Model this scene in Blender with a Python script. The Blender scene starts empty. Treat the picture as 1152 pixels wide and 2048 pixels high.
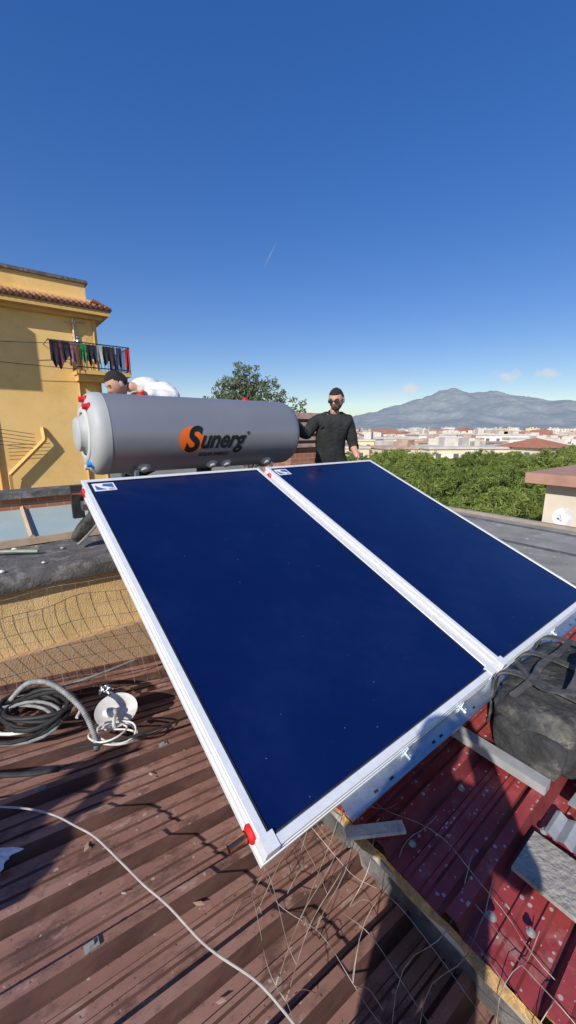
import bpy, bmesh, math, random
from mathutils import Vector, Matrix, noise
R=random.Random(7)
scene=bpy.context.scene
COL=scene.collection
# ------------------------------------------------------------------ frames
E1=Vector((.788,.615,0)).normalized(); E2=Vector((-E1.y,E1.x,0)); UP=Vector((0,0,1))
D0=Vector((-.0515,.779,0))
def L(k,t,z=0): return D0+E1*k+E2*t+UP*z
TILT=math.radians(22)
U2=E2*math.cos(TILT)+UP*math.sin(TILT); NN=E1.cross(U2)
D3=D0+UP*.603
def PL(a,b,c=0): return D3+E1*a+U2*b+NN*c
def zb(k): return -.153*(k+.54)          # brown roof slope
def zr(k): return .30+.05*(k-.42)        # red roof
# ------------------------------------------------------------------ materials
def nd(nt,t,**kw):
    n=nt.nodes.new(t)
    for a,b in kw.items(): setattr(n,a,b)
    return n
def mat(name,c1,c2=None,scale=5,rough=.6,metal=0,bump=0,bscale=None,lo=.38,hi=.62,spots=None,stretch=None,c3=None,s3=1.5,ior=1.45,t3=(.5,.68),c4=None,s4=3,t4=(.55,.62)):
    m=bpy.data.materials.new(name); m.use_nodes=True; nt=m.node_tree
    b=nt.nodes['Principled BSDF']; b.inputs['Roughness'].default_value=rough; b.inputs['Metallic'].default_value=metal
    b.inputs['IOR'].default_value=ior
    c1=(*c1,1); 
    tc=nd(nt,'ShaderNodeTexCoord'); src=tc.outputs['Object']
    if stretch:
        mp=nd(nt,'ShaderNodeMapping'); mp.vector_type='TEXTURE'; nt.links.new(src,mp.inputs[0]); mp.inputs['Rotation'].default_value=(0,0,stretch[0]); mp.inputs['Scale'].default_value=stretch[1]; src=mp.outputs[0]
    if c2 is None:
        c2=tuple(x*.8 for x in c1[:3])
    n=nd(nt,'ShaderNodeTexNoise'); n.inputs['Scale'].default_value=scale; n.inputs['Detail'].default_value=8; n.inputs['Roughness'].default_value=.6
    nt.links.new(src,n.inputs['Vector'])
    r=nd(nt,'ShaderNodeValToRGB'); r.color_ramp.elements[0].position=lo; r.color_ramp.elements[1].position=hi
    r.color_ramp.elements[0].color=c1; r.color_ramp.elements[1].color=(*c2,1)
    nt.links.new(n.outputs[0],r.inputs[0]); out=r.outputs[0]
    def mix(fac,a,bcol):
        x=nd(nt,'ShaderNodeMix',data_type='RGBA'); nt.links.new(fac,x.inputs[0]); nt.links.new(a,x.inputs[6])
        x.inputs[7].default_value=(*bcol,1); return x.outputs[2]
    for cc,ss,tt in ((c3,s3,t3),(c4,s4,t4)):
        if cc:
            n3=nd(nt,'ShaderNodeTexNoise'); n3.inputs['Scale'].default_value=ss; n3.inputs['Detail'].default_value=9; n3.inputs['Roughness'].default_value=.72
            nt.links.new(src,n3.inputs['Vector'])
            mr=nd(nt,'ShaderNodeMapRange'); mr.inputs[1].default_value=tt[0]; mr.inputs[2].default_value=tt[1]; nt.links.new(n3.outputs[0],mr.inputs[0])
            out=mix(mr.outputs[0],out,cc)
    if spots:
        nz=nd(nt,'ShaderNodeTexNoise'); nz.inputs['Scale'].default_value=70; nt.links.new(tc.outputs['Object'],nz.inputs['Vector'])
        for (ss,th,sc) in spots:
            v=nd(nt,'ShaderNodeTexVoronoi'); v.inputs['Scale'].default_value=ss; nt.links.new(tc.outputs['Object'],v.inputs['Vector'])
            sp=nd(nt,'ShaderNodeSeparateColor'); nt.links.new(v.outputs['Color'],sp.inputs[0])
            mu=nd(nt,'ShaderNodeMath',operation='MULTIPLY'); nt.links.new(sp.outputs[0],mu.inputs[0]); nt.links.new(sp.outputs[1],mu.inputs[1])
            m2=nd(nt,'ShaderNodeMath',operation='MULTIPLY'); nt.links.new(mu.outputs[0],m2.inputs[0]); m2.inputs[1].default_value=th
            ma=nd(nt,'ShaderNodeMath',operation='MULTIPLY_ADD'); nt.links.new(nz.outputs[0],ma.inputs[0]); ma.inputs[1].default_value=.5; nt.links.new(v.outputs['Distance'],ma.inputs[2])
            sb=nd(nt,'ShaderNodeMath',operation='SUBTRACT'); nt.links.new(ma.outputs[0],sb.inputs[0]); sb.inputs[1].default_value=.22
            lt=nd(nt,'ShaderNodeMath',operation='LESS_THAN'); nt.links.new(sb.outputs[0],lt.inputs[0]); nt.links.new(m2.outputs[0],lt.inputs[1])
            m3=nd(nt,'ShaderNodeMath',operation='MULTIPLY'); nt.links.new(lt.outputs[0],m3.inputs[0]); m3.inputs[1].default_value=.75
            out=mix(m3.outputs[0],out,sc)
    nt.links.new(out,b.inputs['Base Color'])
    if bump:
        nb=nd(nt,'ShaderNodeTexNoise'); nb.inputs['Scale'].default_value=bscale or scale*4; nb.inputs['Detail'].default_value=6
        nt.links.new(src,nb.inputs['Vector'])
        bp=nd(nt,'ShaderNodeBump'); bp.inputs['Strength'].default_value=bump; bp.inputs['Distance'].default_value=.02
        nt.links.new(nb.outputs[0],bp.inputs['Height']); nt.links.new(bp.outputs[0],b.inputs['Normal'])
    return m
AZE=math.atan2(E1.y,E1.x)
M={}
M['brown']=mat('brown_paint',(.29,.148,.112),(.36,.20,.155),4,.5,0,.06,50,stretch=(AZE,(2.0,1,1)),c3=(.15,.082,.063),s3=9,t3=(.5,.62),c4=(.46,.32,.26),s4=14,t4=(.58,.68),spots=[(30,.30,(.5,.42,.36)),(75,.35,(.05,.035,.03))])
M['brownrib']=mat('brown_paint_dark',(.075,.036,.028),(.13,.065,.05),12,.65,0,.1,50,stretch=(AZE,(2.5,1,1)))  # darker brown for rib sides and the narrow strips beside them
M['red']=mat('red_paint',(.27,.035,.036),(.34,.06,.058),7,.42,0,.08,60,c3=(.36,.16,.14),s3=8,t3=(.54,.7),c4=(.13,.03,.03),s4=11,t4=(.58,.68),spots=[(24,.30,(.50,.42,.40)),(60,.5,(.5,.42,.4))])
M['redrib']=mat('red_paint_dark',(.13,.02,.022),(.2,.04,.04),9,.6)  # darker red, same rib faces on the red sheet
M['foam']=mat('foam',(.62,.40,.13),(.34,.2,.08),30,.9,0,.9,60,c3=(.25,.17,.12),s3=9)
M['whitesheet']=mat('sheet_underside',(.5,.48,.44),(.3,.26,.22),8,.6)
M['membrane']=mat('grey_membrane',(.25,.235,.21),(.31,.295,.265),2.5,.9,0,.4,120,c3=(.17,.16,.145),s3=1.3,spots=[(6,.3,(.52,.5,.46)),(16,.4,(.46,.44,.4))])
M['bitumen']=mat('dark_bitumen',(.075,.07,.066),(.13,.122,.115),7,.8,0,.35,60,c3=(.26,.24,.22),s3=8)
M['ochre']=mat('ochre_stucco',(.68,.46,.20),(.76,.54,.26),3,.9,0,.45,140,c3=(.52,.33,.14),s3=2,c4=(.40,.26,.13),s4=5,t4=(.6,.72))
M['yellow']=mat('yellow_render',(.80,.52,.19),(.85,.57,.22),.6,.9,0,.12,20,c3=(.72,.45,.15),s3=.5,c4=(.64,.40,.15),s4=1.7,t4=(.58,.75))
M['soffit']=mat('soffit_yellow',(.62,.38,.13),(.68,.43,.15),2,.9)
M['tile']=mat('terracotta_tile',(.30,.13,.08),(.20,.09,.06),5,.85,0,.3,20)
M['alu']=mat('aluminium_white',(.76,.77,.78),(.70,.71,.72),40,.38,.15,.03,200,c3=(.6,.6,.6),s3=13,t3=(.58,.8))
M['galv']=mat('galvanised_steel',(.55,.60,.64),(.42,.47,.52),25,.3,.85,.05,60)
M['copper']=mat('copper',(.72,.30,.16),(.5,.18,.1),20,.3,1)
M['redplastic']=mat('red_plastic',(.62,.02,.02),(.5,.015,.015),10,.4)
M['blueplastic']=mat('blue_plastic',(.03,.25,.65),(.02,.2,.55),10,.4)
M['rubber']=mat('black_rubber',(.015,.015,.016),(.03,.03,.03),20,.6)
M['tank']=mat('tank_grey_coating',(.30,.30,.315),(.325,.325,.335),1.5,.36,.45,.06,4)
M['cap']=mat('tank_cap_grey',(.42,.43,.42),(.38,.39,.385),6,.55)
M['capw']=mat('tank_cap_white',(.55,.55,.53),(.5,.5,.48),6,.5)
M['eyew']=mat('eye_dark',(.10,.08,.07),(.06,.05,.05),30,.3)
M['logoorange']=mat('print_orange',(.80,.15,.02),(.80,.15,.02),5,.45)
M['logoblack']=mat('print_black',(.008,.008,.01),(.012,.012,.012),5,.45)
M['stickw']=mat('label_white',(.75,.76,.78),(.7,.71,.73),20,.5)
M['stickb']=mat('label_blue',(.04,.10,.32),(.06,.13,.36),20,.5)
M['pane']=mat('skylight_pane',(.34,.42,.41),(.40,.47,.45),1.5,.35,0,.1,8,c3=(.46,.5,.47),s3=2)
M['beam']=mat('pale_wood',(.42,.30,.20),(.50,.38,.27),12,.7)
M['hose']=mat('grey_conduit',(.22,.22,.215),(.30,.30,.29),15,.6,c3=(.12,.11,.1),s3=20)
M['white']=mat('white_plastic',(.74,.73,.69),(.60,.58,.54),12,.5,c3=(.4,.36,.3),s3=14,t3=(.55,.75))
M['cloth']=mat('white_paper',(.78,.78,.78),(.7,.7,.71),10,.9)
M['cable']=mat('grey_cable',(.46,.42,.38),(.36,.33,.30),20,.6)
M['wire']=mat('rusty_wire',(.42,.37,.32),(.22,.15,.11),14,.55,.3)
M['bag']=mat('bag_fabric',(.028,.028,.029),(.05,.049,.047),9,.8,0,.6,45,c3=(.17,.16,.135),s3=6,t3=(.52,.72),c4=(.28,.26,.22),s4=11,t4=(.6,.72))
M['strap']=mat('bag_strap',(.05,.05,.05),(.08,.078,.075),30,.8,0,.5,200,c3=(.24,.22,.19),s3=8)
M['concrete']=mat('grey_beige_board',(.30,.27,.23),(.38,.35,.30),8,.85,0,.5,60,c3=(.2,.175,.15),s3=6)
M['skin']=mat('skin',(.56,.32,.23),(.50,.27,.19),8,.55)
M['hair']=mat('dark_hair',(.012,.010,.009),(.03,.025,.022),60,.7,0,.8,150)
M['beardm']=mat('short_beard',(.13,.08,.06),(.08,.05,.04),60,.7)
M['sweater']=mat('black_knit',(.014,.016,.016),(.026,.028,.028),10,.85,0,.6,30)
M['hoodie']=mat('white_fleece',(.68,.68,.69),(.6,.6,.62),8,.9,0,.5,40)
M['trouser']=mat('dark_trousers',(.02,.021,.025),(.035,.035,.04),10,.85,0,.5,60)
M['shoe']=mat('black_boot',(.02,.019,.018),(.08,.07,.06),18,.6,0,.4,60)
M['bark']=mat('bark',(.14,.10,.075),(.22,.165,.125),8,.9,0,.8,20)
M['rail']=mat('dark_iron',(.03,.03,.032),(.05,.05,.05),10,.6)
def glassmat():
    m=mat('absorber_glass',(.002,.0085,.058),(.0026,.0105,.070),1.2,.13,0,0,c3=(.006,.015,.078),s3=2.2,t3=(.5,.8),spots=[(26,.055,(.12,.15,.25))],ior=1.45)
    nt=m.node_tree; b=nt.nodes['Principled BSDF']
    tc=nd(nt,'ShaderNodeTexCoord'); mp=nd(nt,'ShaderNodeMapping'); mp.inputs['Rotation'].default_value=(0,0,.5); mp.inputs['Scale'].default_value=(1,5,1)
    n=nd(nt,'ShaderNodeTexNoise'); n.inputs['Scale'].default_value=3; n.inputs['Detail'].default_value=9
    nt.links.new(tc.outputs['Object'],mp.inputs[0]); nt.links.new(mp.outputs[0],n.inputs['Vector'])
    r=nd(nt,'ShaderNodeMapRange'); r.inputs[1].default_value=.4;r.inputs[2].default_value=.75;r.inputs[3].default_value=.12;r.inputs[4].default_value=.32
    nt.links.new(n.outputs[0],r.inputs[0]); nt.links.new(r.outputs[0],b.inputs['Roughness'])
    return m
M['glass']=glassmat()
def leafmat(name,ca,cb,tr=.3):
    m=bpy.data.materials.new(name); m.use_nodes=True; nt=m.node_tree; b=nt.nodes['Principled BSDF']
    tc=nd(nt,'ShaderNodeTexCoord'); n=nd(nt,'ShaderNodeTexNoise'); n.inputs['Scale'].default_value=1.6; n.inputs['Detail'].default_value=6
    nt.links.new(tc.outputs['Object'],n.inputs['Vector'])
    oi=nd(nt,'ShaderNodeObjectInfo')
    ad=nd(nt,'ShaderNodeMath',operation='MULTIPLY_ADD'); nt.links.new(oi.outputs['Random'],ad.inputs[0]); ad.inputs[1].default_value=.28; nt.links.new(n.outputs[0],ad.inputs[2])
    r=nd(nt,'ShaderNodeValToRGB'); r.color_ramp.elements[0].position=.4; r.color_ramp.elements[1].position=.8
    r.color_ramp.elements[0].color=(*ca,1); r.color_ramp.elements[1].color=(*cb,1)
    nt.links.new(ad.outputs[0],r.inputs[0]); nt.links.new(r.outputs[0],b.inputs['Base Color'])
    b.inputs['Roughness'].default_value=.65
    t=nd(nt,'ShaderNodeBsdfTranslucent'); nt.links.new(r.outputs[0],t.inputs[0])
    mx=nd(nt,'ShaderNodeMixShader'); mx.inputs[0].default_value=tr
    nt.links.new(b.outputs[0],mx.inputs[1]); nt.links.new(t.outputs[0],mx.inputs[2]); nt.links.new(mx.outputs[0],nt.nodes['Material Output'].inputs[0])
    return m
M['pine']=leafmat('pine_needles',(.10,.15,.025),(.25,.31,.065))
M['olive']=leafmat('tree_leaves',(.09,.12,.06),(.19,.22,.115))
def brickmat():
    m=bpy.data.materials.new('brick'); m.use_nodes=True; nt=m.node_tree; b=nt.nodes['Principled BSDF']
    tc=nd(nt,'ShaderNodeTexCoord')
    br=nd(nt,'ShaderNodeTexBrick'); br.inputs['Scale'].default_value=4.5; br.inputs['Color1'].default_value=(.42,.16,.09,1); br.inputs['Color2'].default_value=(.32,.12,.07,1); br.inputs['Mortar'].default_value=(.36,.28,.22,1)
    sx=nd(nt,'ShaderNodeSeparateXYZ'); cx=nd(nt,'ShaderNodeCombineXYZ')
    nt.links.new(tc.outputs['Object'],sx.inputs[0]); nt.links.new(sx.outputs[0],cx.inputs[0]); nt.links.new(sx.outputs[2],cx.inputs[1])
    nt.links.new(cx.outputs[0],br.inputs['Vector']); nt.links.new(br.outputs[0],b.inputs['Base Color']); b.inputs['Roughness'].default_value=.9
    return m
M['brick']=brickmat()
# ------------------------------------------------------------------ mesh builder
class MB:
    def __init__(s): s.v=[]; s.f=[]; s.m=[]
    def add(s,vs,fs,mi=0):
        o=len(s.v); s.v+= [tuple(v) for v in vs]; s.f+=[tuple(i+o for i in f) for f in fs]; s.m+=(mi if isinstance(mi,list) else [mi]*len(fs))
    def box(s,k0,k1,t0,t1,z0,z1,F=L,mi=0,inset=0):
        i=inset
        vs=[F(k0,t0,z0),F(k1,t0,z0),F(k1,t1,z0),F(k0,t1,z0),F(k0+i,t0+i,z1),F(k1-i,t0+i,z1),F(k1-i,t1-i,z1),F(k0+i,t1-i,z1)]
        s.add(vs,[(3,2,1,0),(4,5,6,7),(0,1,5,4),(1,2,6,5),(2,3,7,6),(3,0,4,7)],mi)
    def tube(s,pts,r,n=8,mi=0,cap=True,rr=None):
        pts=[Vector(p) for p in pts]
        if len(pts)<2: return
        T=[]
        for i in range(len(pts)):
            a=pts[max(i-1,0)]; b=pts[min(i+1,len(pts)-1)]; d=(b-a)
            T.append(d.normalized() if d.length>1e-9 else Vector((0,0,1)))
        up=Vector((0,0,1)) if abs(T[0].z)<.9 else Vector((1,0,0))
        N=(up-T[0]*up.dot(T[0])).normalized(); vs=[]
        for i,p in enumerate(pts):
            N=N-T[i]*N.dot(T[i]); N.normalize(); B=T[i].cross(N); q=rr[i] if rr else r
            for j in range(n):
                a=2*math.pi*j/n; vs.append(p+N*(math.cos(a)*q)+B*(math.sin(a)*q))
        fs=[(i*n+j,i*n+(j+1)%n,(i+1)*n+(j+1)%n,(i+1)*n+j) for i in range(len(pts)-1) for j in range(n)]
        if cap: fs.append(tuple(range(n-1,-1,-1))); fs.append(tuple((len(pts)-1)*n+j for j in range(n)))
        s.add(vs,fs,mi)
    def lathe(s,org,axis,prof,n=48,mi=0,arc=None):
        axis=Vector(axis).normalized(); up=Vector((0,0,1)) if abs(axis.z)<.9 else Vector((1,0,0))
        a=axis.cross(up).normalized(); b=axis.cross(a)
        vs=[]
        for (h,r) in prof:
            for j in range(n):
                q=2*math.pi*j/n; vs.append(Vector(org)+axis*h+a*(math.cos(q)*r)+b*(math.sin(q)*r))
        fs=[(i*n+j,i*n+(j+1)%n,(i+1)*n+(j+1)%n,(i+1)*n+j) for i in range(len(prof)-1) for j in range(n)]
        s.add(vs,fs,mi)
    def ell(s,c,rx,ry,rz,X=Vector((1,0,0)),Y=Vector((0,1,0)),Z=Vector((0,0,1)),nu=14,nv=10,mi=0,fn=None,keep=None):
        vs=[];c=Vector(c);U=[]
        for i in range(nv+1):
            th=math.pi*i/nv
            for j in range(nu):
                ph=2*math.pi*j/nu; x=math.sin(th)*math.cos(ph); y=math.sin(th)*math.sin(ph); z=math.cos(th); U.append((x,y,z))
                if fn: dx,dy,dz=fn(x,y,z)
                else: dx,dy,dz=x*rx,y*ry,z*rz
                vs.append(c+X*dx+Y*dy+Z*dz)
        fs=[(i*nu+j,(i+1)*nu+j,(i+1)*nu+(j+1)%nu,i*nu+(j+1)%nu) for i in range(nv) for j in range(nu)]
        if keep: fs=[f for f in fs if all(keep(*U[q]) for q in f)]
        s.add(vs,fs,mi)
    def make(s,name,mats,parent=None,smooth=False,clean=True,**props):
        if not isinstance(mats,(list,tuple)): mats=[mats]
        xs=[v[0] for v in s.v]; ys=[v[1] for v in s.v]; zs=[v[2] for v in s.v]
        o=Vector(((min(xs)+max(xs))/2,(min(ys)+max(ys))/2,min(zs)))
        me=bpy.data.meshes.new(name); me.from_pydata([(v[0]-o.x,v[1]-o.y,v[2]-o.z) for v in s.v],[],s.f)
        for m in mats: me.materials.append(m)
        me.polygons.foreach_set('material_index',s.m)
        if clean:
            bm=bmesh.new(); bm.from_mesh(me); bmesh.ops.remove_doubles(bm,verts=bm.verts,dist=1e-5); bmesh.ops.recalc_face_normals(bm,faces=bm.faces); bm.to_mesh(me); bm.free()
        if smooth:
            me.polygons.foreach_set('use_smooth',[True]*len(me.polygons))
            if smooth!='full':
                try: me.set_sharp_from_angle(angle=math.radians(40))
                except Exception: pass
        ob=bpy.data.objects.new(name,me); COL.objects.link(ob); ob.location=o
        if parent: setpar(ob,parent)
        for a,b in props.items(): ob[a]=b
        return ob
def setpar(ob,p):
    ob.parent=p; ob.matrix_parent_inverse=Matrix.Translation(p.location).inverted()
def empty(name,loc,**props):
    e=bpy.data.objects.new(name,None); e.location=loc; e.empty_display_size=.1; COL.objects.link(e)
    for a,b in props.items(): e[a]=b
    return e
def smoothpts(P,n=8):
    P=[Vector(p) for p in P]; out=[]
    for i in range(len(P)-1):
        p0=P[max(i-1,0)];p1=P[i];p2=P[i+1];p3=P[min(i+2,len(P)-1)]
        for j in range(n):
            t=j/n; out.append(.5*((2*p1)+(p2-p0)*t+(2*p0-5*p1+4*p2-p3)*t*t+(3*p1-p0-3*p2+p3)*t**3))
    out.append(P[-1]); return out
# ------------------------------------------------------------------ camera, light, world
cam=bpy.data.cameras.new('camera'); co=bpy.data.objects.new('camera',cam); COL.objects.link(co); scene.camera=co
co.location=(0,0,1.65); co.rotation_euler=(math.radians(90-12),0,0)
cam.sensor_fit='VERTICAL'; cam.sensor_height=36; cam.lens=36*780/2048; cam.clip_start=.02; cam.clip_end=30000
SAZ=math.radians(26); SEL=math.radians(33)
trav=Vector((math.sin(SAZ)*math.cos(SEL),math.cos(SAZ)*math.cos(SEL),-math.sin(SEL)))
sd=bpy.data.lights.new('sun','SUN'); sd.energy=5.0; sd.angle=math.radians(.5); sd.color=(1,.955,.88)
so=bpy.data.objects.new('sun',sd); COL.objects.link(so); so.rotation_euler=trav.to_track_quat('-Z','Y').to_euler()
w=bpy.data.worlds.new('World'); scene.world=w; w.use_nodes=True; nt=w.node_tree
bg=nt.nodes['Background']; bg.inputs[1].default_value=.10
sky=nd(nt,'ShaderNodeTexSky',sky_type='NISHITA'); sky.sun_disc=False; sky.sun_elevation=SEL; sky.sun_rotation=math.radians(180+26); sky.altitude=50; sky.air_density=1.0; sky.dust_density=.35; sky.ozone_density=2.5
tc=nd(nt,'ShaderNodeTexCoord')
g1=nd(nt,'ShaderNodeVectorMath',operation='SCALE'); g1.inputs['Scale'].default_value=.1; nt.links.new(sky.outputs[0],g1.inputs[0])
gm=nd(nt,'ShaderNodeGamma'); gm.inputs[1].default_value=.68; nt.links.new(g1.outputs[0],gm.inputs[0])
hs=nd(nt,'ShaderNodeHueSaturation'); hs.inputs['Hue'].default_value=.522; hs.inputs['Saturation'].default_value=1.66; hs.inputs['Value'].default_value=1.0; nt.links.new(gm.outputs[0],hs.inputs['Color'])
g2=nd(nt,'ShaderNodeVectorMath',operation='SCALE'); g2.inputs['Scale'].default_value=10; nt.links.new(hs.outputs[0],g2.inputs[0]); cur=g2.outputs[0]
noi=nd(nt,'ShaderNodeTexNoise'); noi.inputs['Scale'].default_value=38; noi.inputs['Detail'].default_value=8; nt.links.new(tc.outputs['Generated'],noi.inputs['Vector'])
def cloud(c,wd,ht,amt):
    global cur
    v=nd(nt,'ShaderNodeVectorMath',operation='SUBTRACT'); nt.links.new(tc.outputs['Generated'],v.inputs[0]); v.inputs[1].default_value=c
    m=nd(nt,'ShaderNodeVectorMath',operation='MULTIPLY'); nt.links.new(v.outputs[0],m.inputs[0]); m.inputs[1].default_value=(1/wd,1/wd,1/ht)
    l=nd(nt,'ShaderNodeVectorMath',operation='LENGTH'); nt.links.new(m.outputs[0],l.inputs[0])
    s=nd(nt,'ShaderNodeMath',operation='MULTIPLY_ADD'); nt.links.new(noi.outputs[0],s.inputs[0]); s.inputs[1].default_value=3.0; s.inputs[2].default_value=-.9
    q=nd(nt,'ShaderNodeMath',operation='SUBTRACT'); nt.links.new(s.outputs[0],q.inputs[0]); nt.links.new(l.outputs['Value'],q.inputs[1])
    r=nd(nt,'ShaderNodeMapRange'); r.inputs[1].default_value=-.4; r.inputs[2].default_value=.4; r.inputs[4].default_value=amt; nt.links.new(q.outputs[0],r.inputs[0])
    x=nd(nt,'ShaderNodeMix',data_type='RGBA'); nt.links.new(r.outputs[0],x.inputs[0]); nt.links.new(cur,x.inputs[6]); x.inputs[7].default_value=(7.4,7.2,7.4,1); cur=x.outputs[2]
cloud((.250,.961,.078),.030,.010,.6); cloud((.285,.955,.092),.034,.012,.75); cloud((.467,.878,.112),.024,.014,.65); cloud((.53,.841,.112),.032,.010,.6)
c=Vector((-.0385,.931,.364)); vp=Vector((.85,0,0))-Vector((0,-.364,.931))*.53; vq=Vector((.53,0,0))+Vector((0,-.364,.931))*.85
sb=nd(nt,'ShaderNodeVectorMath',operation='SUBTRACT'); nt.links.new(tc.outputs['Generated'],sb.inputs[0]); sb.inputs[1].default_value=c
def absdot(v,wid):
    d=nd(nt,'ShaderNodeVectorMath',operation='DOT_PRODUCT'); nt.links.new(sb.outputs[0],d.inputs[0]); d.inputs[1].default_value=v
    a=nd(nt,'ShaderNodeMath',operation='ABSOLUTE'); nt.links.new(d.outputs['Value'],a.inputs[0])
    r=nd(nt,'ShaderNodeMapRange'); r.inputs[1].default_value=0; r.inputs[2].default_value=wid; r.inputs[3].default_value=1; r.inputs[4].default_value=0; nt.links.new(a.outputs[0],r.inputs[0]); return r.outputs[0]
mm=nd(nt,'ShaderNodeMath',operation='MULTIPLY'); nt.links.new(absdot(vp,.0018),mm.inputs[0]); nt.links.new(absdot(vq,.028),mm.inputs[1])
m4=nd(nt,'ShaderNodeMath',operation='MULTIPLY'); nt.links.new(mm.outputs[0],m4.inputs[0]); m4.inputs[1].default_value=.4
x=nd(nt,'ShaderNodeMix',data_type='RGBA'); nt.links.new(m4.outputs[0],x.inputs[0]); nt.links.new(cur,x.inputs[6]); x.inputs[7].default_value=(5,5.3,6,1); cur=x.outputs[2]
nt.links.new(cur,bg.inputs[0])
scene.view_settings.view_transform='Standard'; scene.view_settings.look='None'; scene.view_settings.exposure=0
# ------------------------------------------------------------------ ground, mountains
b=MB(); b.add([(-9000,-9000,-10),(9000,-9000,-10),(9000,12000,-10),(-9000,12000,-10)],[(0,1,2,3)])
b.make('ground',mat('ground_scrub',(.16,.16,.11),(.26,.24,.19),.02,.95,c3=(.09,.11,.06),s3=.05),kind='structure')
prof=[(-.3,0),(.03,0),(.09,.012),(.141,.028),(.203,.042),(.277,.06),(.339,.078),(.376,.093),(.407,.099),(.438,.090),(.47,.089),(.506,.0917),(.537,.0815),(.587,.0727),(.648,.0689),(.713,.0654),(.9,.05),(1.3,.03),(1.8,.0)]
def pf(a):
    for (a0,h0),(a1,h1) in zip(prof,prof[1:]):
        if a0<=a<=a1:
            u=(a-a0)/(a1-a0); u=u*u*(3-2*u)*.5+u*.5; return h0+(h1-h0)*u
    return 0
b=MB(); nx,ny=320,130; X0,X1,Y0,Y1=-300,6400,1500,6500
vs=[]
for j in range(ny+1):
    for i in range(nx+1):
        x=X0+(X1-X0)*i/nx; y=Y0+(Y1-Y0)*j/ny
        yr=4000+250*noise.noise(Vector((x*.0006,3.3,0)))
        h=pf(x/4000)*4000
        g=max(0,1-abs(y-yr)/(2300)) ; g=g**1.25 if y<yr else g
        q=Vector((x*.0022,y*.0013,1.7)); rid=1-abs(noise.noise(q)*2); rid2=1-abs(noise.noise(q*2.7)*2)
        hh=h*g*(1+.8*(rid-.6)*(1-g))+ (h*g)*.34*(rid2-.6)*(1-g*.9)
        hh+=noise.noise(q*7)*11*g + 5*noise.noise(q*17)*g
        vs.append((x,y,-10+max(hh*1.03,-3)))
fs=[(j*(nx+1)+i,j*(nx+1)+i+1,(j+1)*(nx+1)+i+1,(j+1)*(nx+1)+i) for j in range(ny) for i in range(nx)]
b.add(vs,fs); b.make('hills',mat('hazy_mountain',(.185,.225,.255),(.245,.27,.285),.006,1,0,0,c3=(.30,.31,.305),s3=.02,c4=(.17,.21,.235),s4=.008,t4=(.5,.65)),smooth='full',clean=False,kind='structure')  # aerial haze is mixed into these blue-grey base colours
# ------------------------------------------------------------------ city
wallc=[mat('house_wall_%s'%n,c,None,.4,.9) for n,c in [('cream',(.80,.70,.53)),('white',(.84,.81,.75)),('peach',(.78,.60,.42)),('ochre',(.77,.61,.36)),('grey',(.62,.60,.56)),('beige',(.76,.67,.54))]]
roofc=[mat('house_tile',(.42,.17,.10),(.33,.14,.09),.6,.9),mat('flat_roof_pale',(.62,.57,.50),None,.5,.9),mat('flat_roof_clay',(.54,.38,.29),None,.5,.9)]
darkw=mat('window_dark',(.13,.14,.15),None,1,.3)
def house(cx,cy,wd,dp,zt,ang,wi,ri,hip,lab,zb0=-10,grp="town houses seen over the trees",cat="house"):
    ca,sa=math.cos(ang),math.sin(ang)
    def F(a,c_,z): return Vector((cx+a*ca-c_*sa,cy+a*sa+c_*ca,z))
    b=MB(); b.box(-wd/2,wd/2,-dp/2,dp/2,zb0,zt,F)
    nfl=int((zt-zb0)/3.1)
    for side in (0,1,3):
        ln=wd if side%2==0 else dp
        nw=max(2,int(ln/3))
        for fl in range(nfl):
            z0=zt-2.3-fl*3.1
            if z0<zb0: continue
            for q in range(nw):
                u=-ln/2+(q+.5)*ln/nw
                if R.random()<.15: continue
                hw=.5; o=.04
                if side==0: P=[F(u-hw,-dp/2-o,z0),F(u+hw,-dp/2-o,z0),F(u+hw,-dp/2-o,z0+1.5),F(u-hw,-dp/2-o,z0+1.5)]
                elif side==1: P=[F(wd/2+o,u-hw,z0),F(wd/2+o,u+hw,z0),F(wd/2+o,u+hw,z0+1.5),F(wd/2+o,u-hw,z0+1.5)]
                else: P=[F(-wd/2-o,u-hw,z0),F(-wd/2-o,u+hw,z0),F(-wd/2-o,u+hw,z0+1.5),F(-wd/2-o,u-hw,z0+1.5)]
                b.add(P,[(0,1,2,3)],1)
        if side==0:
            for fl in range(nfl):
                z0=zt-2.4-fl*3.1
                if R.random()<.6: b.box(-wd/2+.5,wd/2-.5,-dp/2-1.0,-dp/2-.05,z0-.15,z0+.75,F)
    e=empty('house',(cx,cy,zb0),label=lab,category=cat,group=grp)
    b.make('wall',[wallc[wi],darkw],e,clean=False)
    r=MB()
    if hip:
        o=.6;hh=min(wd,dp)*.2
        a,c_=wd/2+o,dp/2+o; rl=max(wd-dp,0)/2
        vs=[F(-a,-c_,zt+.01),F(a,-c_,zt+.01),F(a,c_,zt+.01),F(-a,c_,zt+.01),F(-rl-.01,0,zt+hh),F(rl+.01,0,zt+hh)]
        r.add(vs,[(0,1,5,4),(1,2,5),(2,3,4,5),(3,0,4),(3,2,1,0)])
    else:
        r.box(-wd/2-.25,wd/2+.25,-dp/2-.25,dp/2+.25,zt+.01,zt+.4,F)
        for q in range(3):
            ax=R.uniform(-wd*.35,wd*.35); r.box(ax-R.uniform(.4,1.8),ax+R.uniform(.4,1.8),-1,1.5,zt+.4,zt+R.uniform(1,2.4),F)
    r.make('roof',[roofc[ri]],e,clean=False)
names=['cream','white','peach','ochre','grey','beige']
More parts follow.
